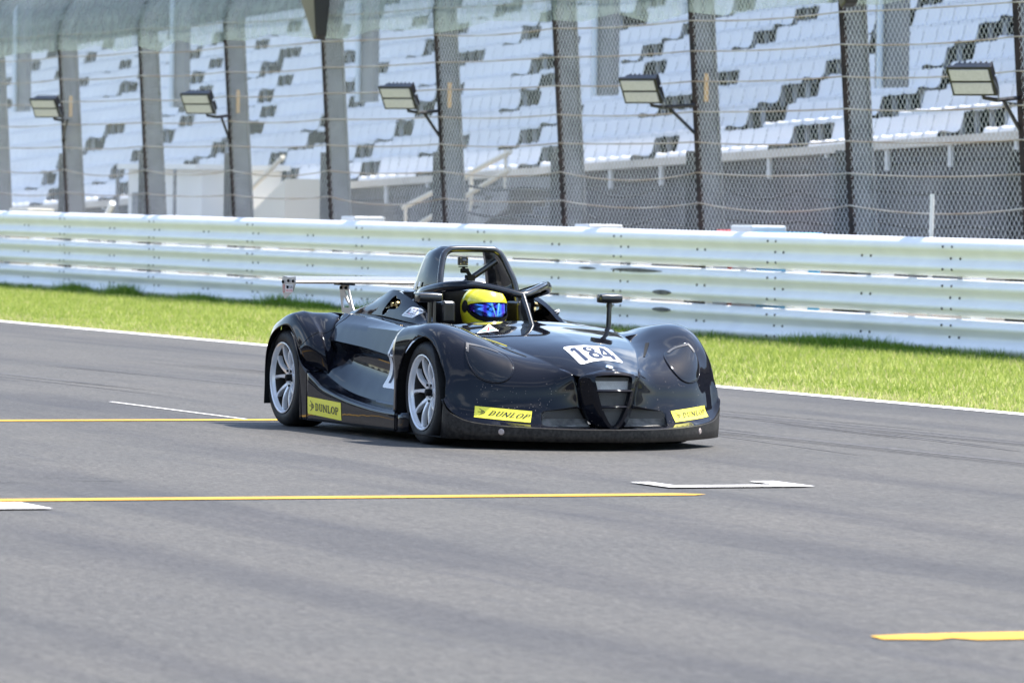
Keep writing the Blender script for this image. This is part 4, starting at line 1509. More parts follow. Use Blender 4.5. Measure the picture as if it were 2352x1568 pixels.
# ---- cockpit side fairings (the tall panel that carries the WEST sticker) and engine cover
NET_FA = [  # base -> outer slope -> ridge -> inner edge
    [(-.98, .430, .668), (-.98, .41, .680), (-.98, .385, .690), (-.98, .30, .692)],
    [(-.80, .445, .668), (-.80, .42, .700), (-.78, .390, .722), (-.78, .30, .730)],
    [(-.58, .455, .667), (-.57, .432, .725), (-.55, .402, .772), (-.55, .31, .790)],
    [(-.44, .460, .666), (-.42, .438, .742), (-.385, .404, .812), (-.385, .33, .815)],
    [(-.335, .462, .662), (-.31, .438, .742), (-.285, .406, .816), (-.285, .35, .806)],
    [(-.15, .464, .652), (-.14, .440, .726), (-.118, .408, .786), (-.118, .37, .776)],
    [(.00, .464, .643), (.01, .440, .706), (.016, .408, .751), (.016, .38, .742)],
    [(.10, .462, .638), (.10, .438, .688), (.105, .404, .722), (.105, .38, .713)],
    [(.20, .460, .634), (.21, .430, .660), (.225, .396, .678), (.225, .376, .668)],
    [(.33, .455, .630), (.33, .430, .640), (.34, .392, .644), (.34, .374, .640)],
    [(.47, .440, .632), (.47, .42, .636), (.47, .38, .640), (.46, .30, .645)],
]
G = patch(NET_FA, 18, 14, vbreaks=(2,))
V, F = grid_faces(G)
DUCT = smooth_poly([(-.385, .690), (-.350, .728), (-.300, .772), (-.262, .785), (-.236, .770), (-.180, .764), (-.160, .742), (-.185, .716), (-.245, .708), (-.300, .706), (-.335, .680), (-.372, .672), (-.385, .690)], 4)[:-1]


def keep_duct(v):
    if v[1] < 0.36 or v[0] > 0:
        return 1.0
    return sd_poly(v[0], v[2], DUCT)


V, F = clip(V, F, keep_duct)
fair = (V, F)
NET_EC = [  # engine cover between the fairings
    [(-.98, .30, .692), (-.98, .15, .705), (-.98, 0, .712)],
    [(-.78, .30, .730), (-.78, .15, .745), (-.78, 0, .755)],
    [(-.55, .31, .790), (-.55, .15, .800), (-.55, 0, .805)],
    [(-.385, .33, .815), (-.385, .16, .822), (-.385, 0, .825)],
    [(-.285, .35, .806), (-.285, .17, .815), (-.285, 0, .818)],
]
G = patch(NET_EC, 5, 5)
V, F = grid_faces(G)
cover = (V, F)
# coaming strip between the bonnet and the side deck
NET_CO = [
    [(.33, .455, .630), (.33, .52, .628), (.33, .584, .624)],
    [(.47, .440, .632), (.47, .51, .625), (.47, .581, .618)],
    [(.60, .430, .640), (.60, .51, .633), (.60, .560, .614)],
    [(.72, .430, .636), (.72, .49, .624), (.72, .54, .612)],
    [(.80, .440, .622), (.80, .48, .612), (.80, .55, .602)],
]
fairing = shell("cockpit_fairing", [fair, cover], car, MT['paint'], 0.006)
# duct pocket with brass fittings
for s_ in (-1, 1):
    mb = MB()
    mb.box((-.28, s_ * .375, .725), (.34, .010, .17))
    pk = mb.build("duct_pocket", MT['matte'], fairing)
    ft = MB()
    for (x, z) in ((-.262, .735), (-.190, .742)):
        ft.tube([(x - .01, s_ * .37, z - .004), (x, s_ * .445, z)], 0.014, 12)
    ft.tube([(-.245, s_ * .40, .715), (-.205, s_ * .415, .72)], 0.024, 10)
    ft.build("brass_fitting", MT['brass'], fairing, smooth=40)

# ---- cockpit tub, bulkhead, head rest
tub = MB()
tub.add([(-.285, -.35, .80), (-.285, .35, .80), (-.34, .35, .30), (-.34, -.35, .30)], [(0, 1, 2, 3)])
tub.add([(-.34, -.38, .62), (.62, -.38, .60), (.62, -.34, .16), (-.34, -.34, .16)], [(0, 1, 2, 3)])
tub.add([(-.34, .38, .62), (.62, .38, .60), (.62, .34, .16), (-.34, .34, .16)], [(0, 1, 2, 3)])
tub.add([(-.34, -.34, .16), (.62, -.34, .16), (.62, .34, .16), (-.34, .34, .16)], [(0, 1, 2, 3)])
tub.add([(.62, -.38, .60), (.62, .38, .60), (.62, .34, .16), (.62, -.34, .16)], [(0, 1, 2, 3)])
tub.build("cockpit_tub", MT['void'], car)
for s_ in (-1, 1):
    hr = MB()
    hr.box((.0, s_ * .235, .70), (.20, .085, .13))
    bevel(hr.build("head_pad", MT['satin'], car), 0.02, 3)
hr = MB().box((-.20, 0, .70), (.10, .34, .24)).build("head_rest", MT['void'], car)
bevel(hr, 0.03, 3)

# ---- roll hoop with its faired legs, and a brace
hp = [(-.02, -.245, .70), (-.055, -.232, .86), (-.10, -.205, .955), (-.130, -.180, 1.020), (-.140, -.150, 1.048), (-.142, -.115, 1.058), (-.142, 0, 1.060),
      (-.142, .115, 1.058), (-.140, .150, 1.048), (-.130, .180, 1.020), (-.10, .205, .955), (-.055, .232, .86), (-.02, .245, .70)]
hoop = MB().tube(cr_curve(hp, 5), 0.019, 12).build("roll_hoop", MT['tube'], car, smooth=50)
for s_ in (-1, 1):
    prof_f = [(-.02, .247, .70), (-.055, .234, .86), (-.10, .207, .955), (-.130, .180, 1.020), (-.142, .140, 1.058)]
    prof_b = [(-.50, .235, .72), (-.46, .225, .84), (-.42, .198, .960), (-.385, .172, 1.030), (-.33, .140, 1.060)]
    rows = [[a, tuple((np.array(a) + np.array(b)) / 2 + np.array((0, .012, .006))), b] for a, b in zip(prof_f, prof_b)]
    G = patch(rows, 6, 5)
    Vv, Ff = grid_faces(G)
    Vv = [(p[0], s_ * p[1], p[2]) for p in Vv]
    ob = link_mesh("hoop_fairing", Vv, Ff, MT['paint'], car, smooth=60)
    fix_normals(ob)
    m_ = ob.modifiers.new("solid", 'SOLIDIFY'); m_.thickness = 0.012; m_.offset = 0
# top skin joining the two fairings
G = patch([[(-.142, -.140, 1.060), (-.25, -.140, 1.068), (-.33, -.140, 1.062)], [(-.142, 0, 1.064), (-.25, 0, 1.074), (-.33, 0, 1.068)], [(-.142, .140, 1.060), (-.25, .140, 1.068), (-.33, .140, 1.062)]], 5, 5)
Vv, Ff = grid_faces(G)
ob = link_mesh("hoop_top_skin", Vv, Ff, MT['paint'], car, smooth=60)
m_ = ob.modifiers.new("solid", 'SOLIDIFY'); m_.thickness = 0.008; m_.offset = 0
brace = MB().tube([(-.150, .155, .992), (-.175, .0, .885), (-.21, -.20, .745)], 0.017, 10).build("hoop_brace", MT['tube'], car, smooth=50)

# ---- halo bar over the driver with its centre strut and side deflectors
hl = [(-.34, -.300, .768), (-.262, -.305, .785), (-.093, -.315, .816), (.12, -.310, .845), (.27, -.285, .860), (.40, -.232, .864), (.50, -.160, .852), (.575, -.075, .830), (.615, 0, .812)]
hl = hl + [(x, -y, z) for x, y, z in hl[:-1][::-1]]
halo = MB().tube(cr_curve(hl, 5), 0.0185, 12).build("halo_bar", MT['tube'], car, smooth=50)
strut = MB().tube([(.615, 0, .815), (.69, 0, .730), (.775, 0, .622)], [0.016, 0.014, 0.013], 10).build("halo_strut", MT['tube'], car, smooth=50)
web = MB().prism([(.600, -.006, .800), (.68, -.006, .738), (.755, -.006, .640), (.66, -.006, .655), (.60, -.006, .72)], (0, .012, 0)).build("strut_web", MT['tube'], car)
# deflector lip round the outside of the halo, widest at the sides
rows = []
for t in np.linspace(-1, 1, 33):
    # angle along the bar from the driver's right round the front to the left
    P_ = cr_curve(hl, 10)
    k = (t * 0.90 + 1) / 2 * (len(P_) - 1)
    i0 = int(min(k, len(P_) - 2))
    p = P_[i0] + (P_[i0 + 1] - P_[i0]) * (k - i0)
    tg = P_[min(i0 + 1, len(P_) - 1)] - P_[max(i0 - 1, 0)]
    nrm = np.array((tg[1], -tg[0], 0.0)); nrm /= np.linalg.norm(nrm) + 1e-9
    if nrm[0] * p[0] + nrm[1] * p[1] < 0:
        nrm = -nrm
    side = min(1.0, max(0.0, (abs(p[1]) - .20) / .10))
    wd = 0.010 + 0.030 * side ** 1.5
    dr = .016 + .026 * side
    if abs(t) > 0.80:
        wd *= max(0.2, (1 - abs(t)) / 0.20)
    up_ = 0.028
    rows.append([tuple(p + nrm * 0.004 + np.array((0, 0, -dr))), tuple(p + nrm * wd * .8 + np.array((0, 0, -dr - .002))), tuple(p + nrm * (wd + .006) + np.array((0, 0, -.4 * dr))), tuple(p + nrm * wd * .9 + np.array((0, 0, .010))),
                 tuple(p + nrm * wd * .4 + np.array((0, 0, .021))), tuple(p - nrm * .016 + np.array((0, 0, .019)))])
G = patch(rows, 2, 5)
Vv, Ff = grid_faces(G)
ob = link_mesh("halo_deflector", Vv, Ff, MT['paint'], car, smooth=60)
fix_normals(ob)

# ---- mirrors
def mirror(s_, cx, w, label):
    mb = MB()
    secs = []
    cz = .795
    for q, (dw, sx, sz_) in enumerate(((-.068, .035, .012), (-.064, .046, .024), (-.034, .050, .0275), (.034, .052, .0275), (.064, .048, .024), (.068, .038, .013))):
        ringp = []
        for k in range(16):
            a = 2 * pi * k / 16
            ex = math.copysign(abs(cos(a)) ** .55, cos(a)); ez = math.copysign(abs(sin(a)) ** .55, sin(a))
            ringp.append((cx + sx * ex * (1.0 if ex > 0 else .6) - .08 * dw, s_ * (w + dw), cz + sz_ * ez))
        secs.append(ringp)
    Vv = [p for r_ in secs for p in r_]
    Ff = [(i * 16 + k, i * 16 + (k + 1) % 16, (i + 1) * 16 + (k + 1) % 16, (i + 1) * 16 + k) for i in range(5) for k in range(16)] + [tuple(range(16)), tuple(range(80, 96))]
    mb.add(Vv, Ff)
    ho = mb.build("wing_mirror", MT['satin'], car, smooth=50)
    st_ = MB()
    if s_ < 0:
        st_.box((cx + .015, s_ * (w - .005), .70), (.028, .012, .15))
        st_.box((cx + .07, s_ * (w - .012), .715), (.020, .010, .12))
    else:
        st_.tube([(cx + .005, s_ * w, .775), (cx + .012, s_ * (w - .008), .60)], 0.0145, 10)
        st_.tube([(cx + .004, s_ * w, .765), (cx + .0045, s_ * w, .745)], 0.018, 10)
    st_.build("stalk", MT['satin'], ho, smooth=40)
    MB().box((cx - .034, s_ * w, cz), (.004, .122, .044)).build("mirror_glass", MT['chrome'], ho)


mirror(-1, .565, .555, "")
mirror(1, .565, .555, "")

# ---- rear wing
wing = MB()
NA = 18
chord = .215
prof = []
for k in range(NA + 1):
    t = k / NA
    x = (1 - cos(pi * t)) / 2
    th = .10 * (1.4845 * sqrt(x) - .63 * x - 1.758 * x * x + 1.4215 * x ** 3 - .5075 * x ** 4)
    prof.append((x, th * .9, th * 1.1))
loop = [(x, u_) for x, u_, l_ in prof] + [(x, -l_ - 0.05 * sin(pi * x)) for x, u_, l_ in prof[::-1][1:-1]]
n_ = len(loop)
Vv = []
for y in (-.629, 0, .629):
    for (x, z) in loop:
        Vv.append((-1.36 - x * chord, y, .842 + z * chord + x * .030))
wing.add(Vv, [(j * n_ + k, j * n_ + (k + 1) % n_, (j + 1) * n_ + (k + 1) % n_, (j + 1) * n_ + k) for j in range(2) for k in range(n_)] + [tuple(range(n_)), tuple(range(2 * n_, 3 * n_))])
wing_o = wing.build("rear_wing", MT['alu'], car, smooth=40)
eps = []
for s_ in (-1, 1):
    y = s_ * .629
    pts = [(-1.345, y, .872), (-1.575, y, .862), (-1.560, y, .775), (-1.525, y, .738), (-1.385, y, .785), (-1.345, y, .835)]
    ep = MB().prism(pts, (0, s_ * .004, 0)).build("end_plate", MT['plate'], wing_o)
    eps.append(ep)
    bl = MB()
    for (x, z) in ((-1.375, .845), (-1.455, .846), (-1.545, .838), (-1.465, .808)):
        bl.lathe([(0.0005, s_ * .010), (.008, s_ * .009), (.010, s_ * .002)], (x, y + s_ * .004, z), 'y', 10)
    bl.build("bolt", MT['matte'], ep)
    # swan strut: a plate with two lightening holes, leaning aft
    yy = s_ * .30
    A = [(-1.33, .828), (-1.46, .822), (-1.475, .800), (-1.455, .740), (-1.43, .660), (-1.21, .660), (-1.255, .700), (-1.30, .765)]
    h1 = [(-1.345, .790), (-1.395, .790), (-1.315, .722), (-1.300, .735)]
    h2 = [(-1.415, .762), (-1.420, .730), (-1.405, .690), (-1.300, .692), (-1.320, .708)]
    bm = bmesh.new()
    es = []
    for lp in (A, h1, h2):
        vs = [bm.verts.new((x, yy, z)) for x, z in lp]
        es += [bm.edges.new((vs[i], vs[(i + 1) % len(vs)])) for i in range(len(vs))]
    bmesh.ops.triangle_fill(bm, use_beauty=True, use_dissolve=False, edges=es)
    me = bpy.data.meshes.new("wing_strut")
    bm.to_mesh(me); bm.free()
    me.materials.append(MT['plate'])
    so2 = bpy.data.objects.new("wing_strut", me)
    COL.objects.link(so2); so2.parent = car
    m_ = so2.modifiers.new("solid", 'SOLIDIFY'); m_.thickness = .006; m_.offset = 0
    MB().box((-1.40, yy, .829), (.17, .07, .012)).build("clamp", MT['matte'], so2)
    bb = MB()
    for x in (-1.36, -1.44):
        bb.lathe([(0.0005, -.014), (.010, -.013), (.010, .013), (.0005, .014)], (x, yy, .808), 'y', 10)
    bb.build("bolt", MT['matte'], so2)

# ---- wheels
def wheel(x, s_, width, steer):
    root = empty("wheel", (x, s_ * YO, HUB), 0)
    root.parent = car
    root.rotation_euler = (0, 0, steer)
    o_ = -s_            # towards the car's centre
    tw = width
    tp = [(.206, .010), (.216, .004), (.235, .000), (.256, .003), (.272, .012), (.2815, .028), (.284, .045), (.284, tw - .045), (.2815, tw - .028), (.272, tw - .012), (.25, tw), (.206, tw - .01)]
    ty = MB().lathe([(r, o_ * h) for r, h in tp], (0, 0, 0), 'y', 64).build("tyre", MT['tyre'], root, smooth=40)
    rm = MB()
    lp = [(.2085, .004), (.2085, .000), (.2035, -.001), (.1975, .004), (.1965, .016), (.1935, .022), (.1925, .030)]
    rm.lathe([(r, o_ * h) for r, h in lp], (0, 0, 0), 'y', 64)
    MB().lathe([(r, o_ * h) for r, h in [(.1930, .029), (.1905, .060), (.184, .10), (.184, tw - .03)]], (0, 0, 0), 'y', 48).build("barrel", MT['disc'], root, smooth=40)
    # hub
    rm.lathe([(.0005, o_ * .066), (.032, o_ * .066), (.036, o_ * .050), (.058, o_ * .046), (.066, o_ * .058), (.066, o_ * .085)], (0, 0, 0), 'y', 40)
    # ten spokes in five pairs
    for k in range(5):
        for q in (-1, 1):
            a0 = 2 * pi * k / 5 + pi / 2 + q * .20
            a1 = 2 * pi * k / 5 + pi / 2 + q * .335
            P0 = []
            for t in np.linspace(0, 1, 8):
                rr = .050 + (.1935 - .050) * t
                aa = a0 + (a1 - a0) * t ** .8
                dep = .050 - .024 * t - .012 * sin(pi * t)
                wd = .0076 + .007 * (1 - t) ** 2 + .005 * t ** 6
                P0.append((rr, aa, dep, wd))
            Vv = []
            for rr, aa, dep, wd in P0:
                c_, s2 = cos(aa), sin(aa)
                tx, tz = -s2, c_
                for (dw, dd) in ((-wd, .010), (-wd * .75, 0), (wd * .75, 0), (wd, .010), (wd * .8, .028), (-wd * .8, .028)):
                    Vv.append((rr * c_ + tx * dw, o_ * (dep + dd), rr * s2 + tz * dw))
            rm.add(Vv, [(i * 6 + j, i * 6 + (j + 1) % 6, (i + 1) * 6 + (j + 1) % 6, (i + 1) * 6 + j) for i in range(7) for j in range(6)] + [(0, 1, 2, 3, 4, 5), (42, 43, 44, 45, 46, 47)])
    rm.build("rim", MT['rim'], root, smooth=35)
    nb = MB()
    nb.lathe([(.0005, o_ * .022), (.019, o_ * .024), (.022, o_ * .036), (.022, o_ * .066)], (0, 0, 0), 'y', 6)
    for k in range(5):
        a = 2 * pi * (k + .5) / 5 + pi / 2
        nb.lathe([(.0005, o_ * .040), (.008, o_ * .040), (.009, o_ * .060)], (.048 * cos(a), 0, .048 * sin(a)), 'y', 6)
    nb.build("wheel_nut", MT['matte'], root)
    MB().lathe([(.06, o_ * .105), (.150, o_ * .105), (.150, o_ * .125), (.06, o_ * .125)], (0, 0, 0), 'y', 40, closed=True).build("brake_disc", MT['disc'], root)
    cal = MB()
    a = 2.6 if x > 0 else 0.5
    cal.box((.128 * cos(a), o_ * .115, .128 * sin(a)), (.06, .07, .11), Matrix.Rotation(-a, 3, 'Y'))
    cal.build("brake_caliper", MT['navy'], root)


wheel(XF, -1, .205, radians(-1.0))
wheel(XF, 1, .205, radians(-1.0))
wheel(XR, -1, .235, 0)
wheel(XR, 1, .235, 0)
# dark inner wheel housings
for s_ in (-1, 1):
    for (x0, x1) in ((.765, 1.46), (-1.33, -.715)):
        hs = MB()
        arc = [((x0 + x1) / 2 + (x1 - x0) / 2 * cos(t), .13 + .462 * sin(t)) for t in np.linspace(0, pi, 15)]
        arc = [(x0 + (x1 - x0) * 1.0, .055)] + arc + [(x0, .055 if x0 > 0 else .125)]
        n2 = len(arc)
        hs.add([(x, s_ * (.827 if z < .46 else .827 - .032 * (z - .46) / .13), z) for x, z in arc] + [(x, s_ * .53, z) for x, z in arc], [(i, i + 1, n2 + i + 1, n2 + i) for i in range(n2 - 1)] + [tuple(range(n2, 2 * n2))])
        hs.build("wheel_housing", MT['matte'], car)

# ---- grille and intakes
def wire_panel(name, poly, pos, pitch, parent, hw=0.0009):
    """expanded-metal mesh filling a 2D polygon (a, b); pos(a, b) gives the 3D point"""
    mb = MB()
    a0, a1 = min(p[0] for p in poly), max(p[0] for p in poly)
    b0, b1 = min(p[1] for p in poly), max(p[1] for p in poly)
    n = len(poly)
    for fam in (-1, 1):
        sl = 0.55 * fam
        c = -(b1 - b0) * 0.6 - abs(sl) * (a1 - a0)
        while c < (b1 - b0) * 1.6 + abs(sl) * (a1 - a0):
            # line b = b0 + c + sl*(a - a0)
            ts = []
            for i in range(n):
                x1, y1 = poly[i]; x2, y2 = poly[(i + 1) % n]
                f1 = y1 - (b0 + c + sl * (x1 - a0)); f2 = y2 - (b0 + c + sl * (x2 - a0))
                if (f1 > 0) != (f2 > 0):
                    t = f1 / (f1 - f2)
                    ts.append(x1 + (x2 - x1) * t)
            ts.sort()
            for p, q in zip(ts[::2], ts[1::2]):
                L_ = []
                for a in np.linspace(p, q, 5):
                    b = b0 + c + sl * (a - a0)
                    L_.append((a, b))
                Vv = [pos(a, b - hw) for a, b in L_] + [pos(a, b + hw) for a, b in L_]
                mb.add(Vv, [(i, i + 1, 5 + i + 1, 5 + i) for i in range(4)])
            c += pitch
    return mb.build(name, MT['mesh'], parent, recalc=False)


GR = [(-.106, .395), (.106, .395), (.100, .345), (.087, .28), (.069, .228), (.040, .166), (.012, .132), (-.012, .132), (-.040, .166), (-.069, .228), (-.087, .28), (-.100, .345)]
gm = wire_panel("grille_mesh", GR, lambda a, b: (1.864 + .02 * (.4 - b) / .27, a, b), .0075, car, .0007)
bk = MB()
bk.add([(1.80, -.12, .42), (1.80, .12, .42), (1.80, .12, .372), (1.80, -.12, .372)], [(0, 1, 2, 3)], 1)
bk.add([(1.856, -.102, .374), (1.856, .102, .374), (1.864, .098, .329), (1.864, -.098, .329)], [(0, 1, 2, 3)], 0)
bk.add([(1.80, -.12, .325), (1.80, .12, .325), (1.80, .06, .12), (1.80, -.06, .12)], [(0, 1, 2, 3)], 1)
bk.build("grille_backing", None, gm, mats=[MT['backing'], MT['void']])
for z, w_ in ((.322, .098), (.236, .073)):
    br = MB()
    br.tube([(1.900, -w_ - .004, z), (1.913, -w_ * .5, z), (1.916, 0, z), (1.913, w_ * .5, z), (1.900, w_ + .004, z)], .0075, 10, squash=(1.6, 1.0))
    br.build("grille_bar", MT['paint'], snout_o, smooth=50)
for s_ in (-1, 1):
    ip = wire_panel("intake_mesh", INTAKE, lambda a, b: (1.768 + .015 * (.35 - a) - .05 * (a - .25) ** 2, s_ * a, b), .0085, car, .0007)
    MB().add([(1.72, s_ * .09, .24), (1.70, s_ * .39, .24), (1.71, s_ * .39, .16), (1.74, s_ * .09, .16)], [(0, 1, 2, 3)]).build("intake_backing", MT['void'], ip)
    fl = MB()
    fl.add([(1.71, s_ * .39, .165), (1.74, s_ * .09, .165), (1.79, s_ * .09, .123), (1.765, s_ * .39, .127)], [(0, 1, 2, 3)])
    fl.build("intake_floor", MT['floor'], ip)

# ---- BVH of the outer skin, for lights and stickers
dg = bpy.context.evaluated_depsgraph_get()
skin = bvh_of([clam, rear, fairing])
skin_rear = bvh_of([rear])

# ---- faired-in headlights: teardrop lens on the fender nose
HLc = [(1.396, .666, .565), (1.47, .692, .520), (1.535, .690, .455), (1.590, .655, .392), (1.620, .590, .358), (1.622, .520, .352), (1.600, .475, .385), (1.560, .458, .440), (1.500, .480, .505), (1.440, .560, .552)]
HLs = cr_curve(HLc + [HLc[0]], 6)[:-1]
for s_ in (-1, 1):
    rim = [Vector((p[0], s_ * p[1], p[2])) for p in HLs]
    cen = sum(rim, Vector()) / len(rim)
    nrm = Vector((.72, s_ * .22, .62)).normalized()
    proj = []
    for p in rim:
        h = skin.ray_cast(p + nrm * .12, -nrm, .3)
        proj.append(h[0] if h[0] is not None else p)
    hc = skin.ray_cast(cen + nrm * .12, -nrm, .3)
    c0 = hc[0] if hc[0] is not None else cen
    mb = MB()
    n_ = len(proj)
    ringsv = []
    for f, off in ((1.0, .002), (.985, .006), (.95, .0075), (.8, .009), (.6, .012), (.4, .014), (.2, .015)):
        rr = []
        for p in proj:
            q = c0 + (p - c0) * f
            h = skin.ray_cast(q + nrm * .12, -nrm, .3)
            b_ = h[0] if h[0] is not None else q
            rr.append(b_ + nrm * off)
        ringsv.append(rr)
    Vv = [p for r_ in ringsv for p in r_] + [c0 + nrm * .0155]
    Ff = [(i * n_ + k, i * n_ + (k + 1) % n_, (i + 1) * n_ + (k + 1) % n_, (i + 1) * n_ + k) for i in range(len(ringsv) - 1) for k in range(n_)]
    last = (len(ringsv) - 1) * n_
    Ff += [(last + k, last + (k + 1) % n_, len(Vv) - 1) for k in range(n_)]
    mb.add(Vv, Ff)
    hl_o = mb.build("headlight", MT['lens'], car, smooth=35)
    bz = MB()
    arcp = [k for k in range(n_) if (proj[k].z > c0.z + .055)]
    bz_in = [c0 + (p - c0) * .86 for p in proj]
    ks = [(min(arcp) + q) % n_ for q in range(0)]
    for k in arcp:
        k2 = (k + 1) % n_
        if k2 in arcp:
            def _s(q, o2):
                h_ = skin.ray_cast(q + nrm * .12, -nrm, .3)
                return (h_[0] if h_[0] is not None else q) + nrm * o2
            A1, A2_ = _s(c0 + (proj[k] - c0) * .97, .010), _s(c0 + (proj[k2] - c0) * .97, .010)
            B1, B2 = _s(c0 + (proj[k] - c0) * .86, .0105), _s(c0 + (proj[k2] - c0) * .86, .0105)
            bz.add([A1, A2_, B2, B1], [(0, 1, 2, 3)])
    bz.build("bezel", MT['bezel'], hl_o, smooth=60)
    fr = MB().tube([p + nrm * .002 for p in proj] + [proj[0] + nrm * .002, proj[1] + nrm * .002], .0055, 8, cap=False).build("headlight_rim", MT['paint'], hl_o, smooth=60)

# ---- stickers
DW = {'D': 1.1, 'U': 1.1, 'N': 1.25, 'L': .95, 'O': 1.15, 'P': 1.0}


def arrow_mark(x0, y0, x1, y1):
    """flying arrow roundel: an arrowhead outline with a small D inside"""
    f = lambda u, v: (x0 + u * (x1 - x0), y0 + v * (y1 - y0))
    q = [[f(.10, .95), f(.22, .95), f(.98, .56), f(.90, .50)], [f(.10, .05), f(.22, .05), f(.98, .44), f(.90, .50)], [f(.0, .53), f(.35, .53), f(.35, .47), f(.0, .47)]]
    for s in SLAB['D']:
        q.append([f(.38 + .34 * u, .33 + .34 * v) for u, v in s])
    return q


def dunlop(TL, TR, BR, BL, d, slant, name="tyre_maker_sticker"):
    D_ = Decal(skin, TL, TR, BR, BL, d)
    mb = MB()
    D_.sheet(mb, .0020, 30, 10)
    D_.quads(mb, word("DUNLOP", .235, .27, .93, .70, .14, slant, DW), .0040)
    D_.quads(mb, arrow_mark(.06, .16, .20, .84), .0040)
    mb.build(name, None, car, mats=[MT['yellow'], MT['ink']], recalc=False)


# near front, far front, flank
dunlop((1.602, -.690, .230), (1.750, -.416, .206), (1.758, -.425, .146), (1.617, -.700, .170), (-.86, .50, 0), .18)
dunlop((1.750, .416, .206), (1.602, .690, .230), (1.617, .700, .170), (1.758, .425, .146), (-.86, -.50, 0), .10)
dunlop((-.604, -.822, .194), (-.067, -.822, .179), (-.056, -.822, .078), (-.596, -.822, .095), (0, 1, 0), .0)
dunlop((-.067, .822, .179), (-.604, .822, .194), (-.596, .822, .095), (-.056, .822, .078), (0, -1, 0), .0)

# race number on the bonnet
NB = Decal(skin, (1.485, -.130, .55), (1.478, .132, .55), (1.725, .138, .48), (1.752, -.130, .47), (0, 0, -1))
mb = MB()
NB.sheet(mb, .0022, 18, 14, .20)
qs = []
for ch, x0 in (("1", .08), ("8", .34), ("4", .64)):
    wd = .21 if ch == "1" else .28
    for q in SLAB[ch]:
        qs.append([(x0 + u * wd, .11 + v * .76) for u, v in q])
# split long strokes so that they follow the curve of the bonnet
def split(q, k=3):
    if len(q) != 4:
        return [q]
    (a, b, c, d_) = q
    L = lambda p, r, t: (p[0] + (r[0] - p[0]) * t, p[1] + (r[1] - p[1]) * t)
    return [[L(a, d_, i / k), L(b, c, i / k), L(b, c, (i + 1) / k), L(a, d_, (i + 1) / k)] for i in range(k)]
NB.quads(mb, [s for q in qs for s in split(q)], .0038)
mb.build("number_plate", None, car, mats=[MT['white'], MT['navy']], recalc=False)

# race number on the flank, half hidden behind the fender
for s_ in (-1, 1):
    a, b = (.285, .74)
    tl, tr = (a + .08, s_ * .70, .560), (b, s_ * .70, .550)
    br_, bl_ = (b, s_ * .70, .272), (a - .03, s_ * .70, .278)
    if s_ > 0:
        tl, tr, br_, bl_ = tr, tl, bl_, br_
    FB = Decal(skin_rear, tl, tr, br_, bl_, (0, -s_, 0))
    mb = MB()
    FB.sheet(mb, .0025, 24, 26, .14)
    qs = []
    for ch, x0 in (("1", .07), ("8", .27), ("4", .62)):
        wd = .17 if ch == "1" else .31
        for q in SLAB[ch]:
            qs.append([(x0 + u * wd, .10 + v * .78) for u, v in q])
    FB.quads(mb, [s for q in qs for s in split(q, 8)], .0042)
    mb.build("side_number", None, car, mats=[MT['white'], MT['navy']], recalc=False)

# maker's sticker on the cockpit fairing
for s_ in (-1, 1):
    c_ = [(.008, s_ * .43, .729), (.179, s_ * .43, .719), (.084, s_ * .43, .663), (-.083, s_ * .43, .672)]
    if s_ > 0:
        c_ = [c_[1], c_[0], c_[3], c_[2]]
    WB = Decal(skin, *c_, (0, -s_, -.15))
    mb = MB()
    WB.sheet(mb, .002, 10, 8, .16)
    WB.quads(mb, word("W", .10, .30, .36, .84), .0034, 1)
    WB.quads(mb, [R(.36, .30, .46, .84)], .0034, 2)
    WB.quads(mb, word("EST", .50, .30, .90, .84, .12), .0034, 1)
    WB.quads(mb, [R(.14 + .1 * k, .13, .20 + .1 * k, .18) for k in range(7)], .0034, 1)
    mb.build("maker_sticker", None, car, mats=[MT['white'], MT['navy'], MT['red']], recalc=False)


# ---- triangular badge on the scuttle
tri = [Vector((.700, -.238, .66)), Vector((.935, -.275, .64)), Vector((.935, -.408, .64))]
mb = MB()


def tri_pt(a, b, off):
    """a along the base (0..1), b towards the apex"""
    p = (tri[2] * (1 - a) + tri[1] * a) * (1 - b) + tri[0] * b
    h_ = skin.ray_cast(p + Vector((0, 0, .1)), Vector((0, 0, -1)), .3)
    return (h_[0] if h_[0] is not None else p) + Vector((0, 0, off))


for i in range(8):
    for k in range(6):
        q = [(k / 6, i / 8), ((k + 1) / 6, i / 8), ((k + 1) / 6, (i + 1) / 8), (k / 6, (i + 1) / 8)]
        mb.add([tri_pt(a, b, .002) for a, b in q], [(0, 1, 2, 3)], 0)
for q, mi in (([(.10, .06), (.42, .06), (.36, .34), (.16, .34)], 1), ([(.58, .06), (.90, .06), (.84, .34), (.60, .34)], 1), ([(.44, .10), (.56, .10), (.62, .66), (.40, .66)], 2)):
    mb.add([tri_pt(a, b, .0036) for a, b in q], [(0, 1, 2, 3)], mi)
mb.build("club_badge", None, car, mats=[MT['white'], MT['cyan'], MT['red']], recalc=False)

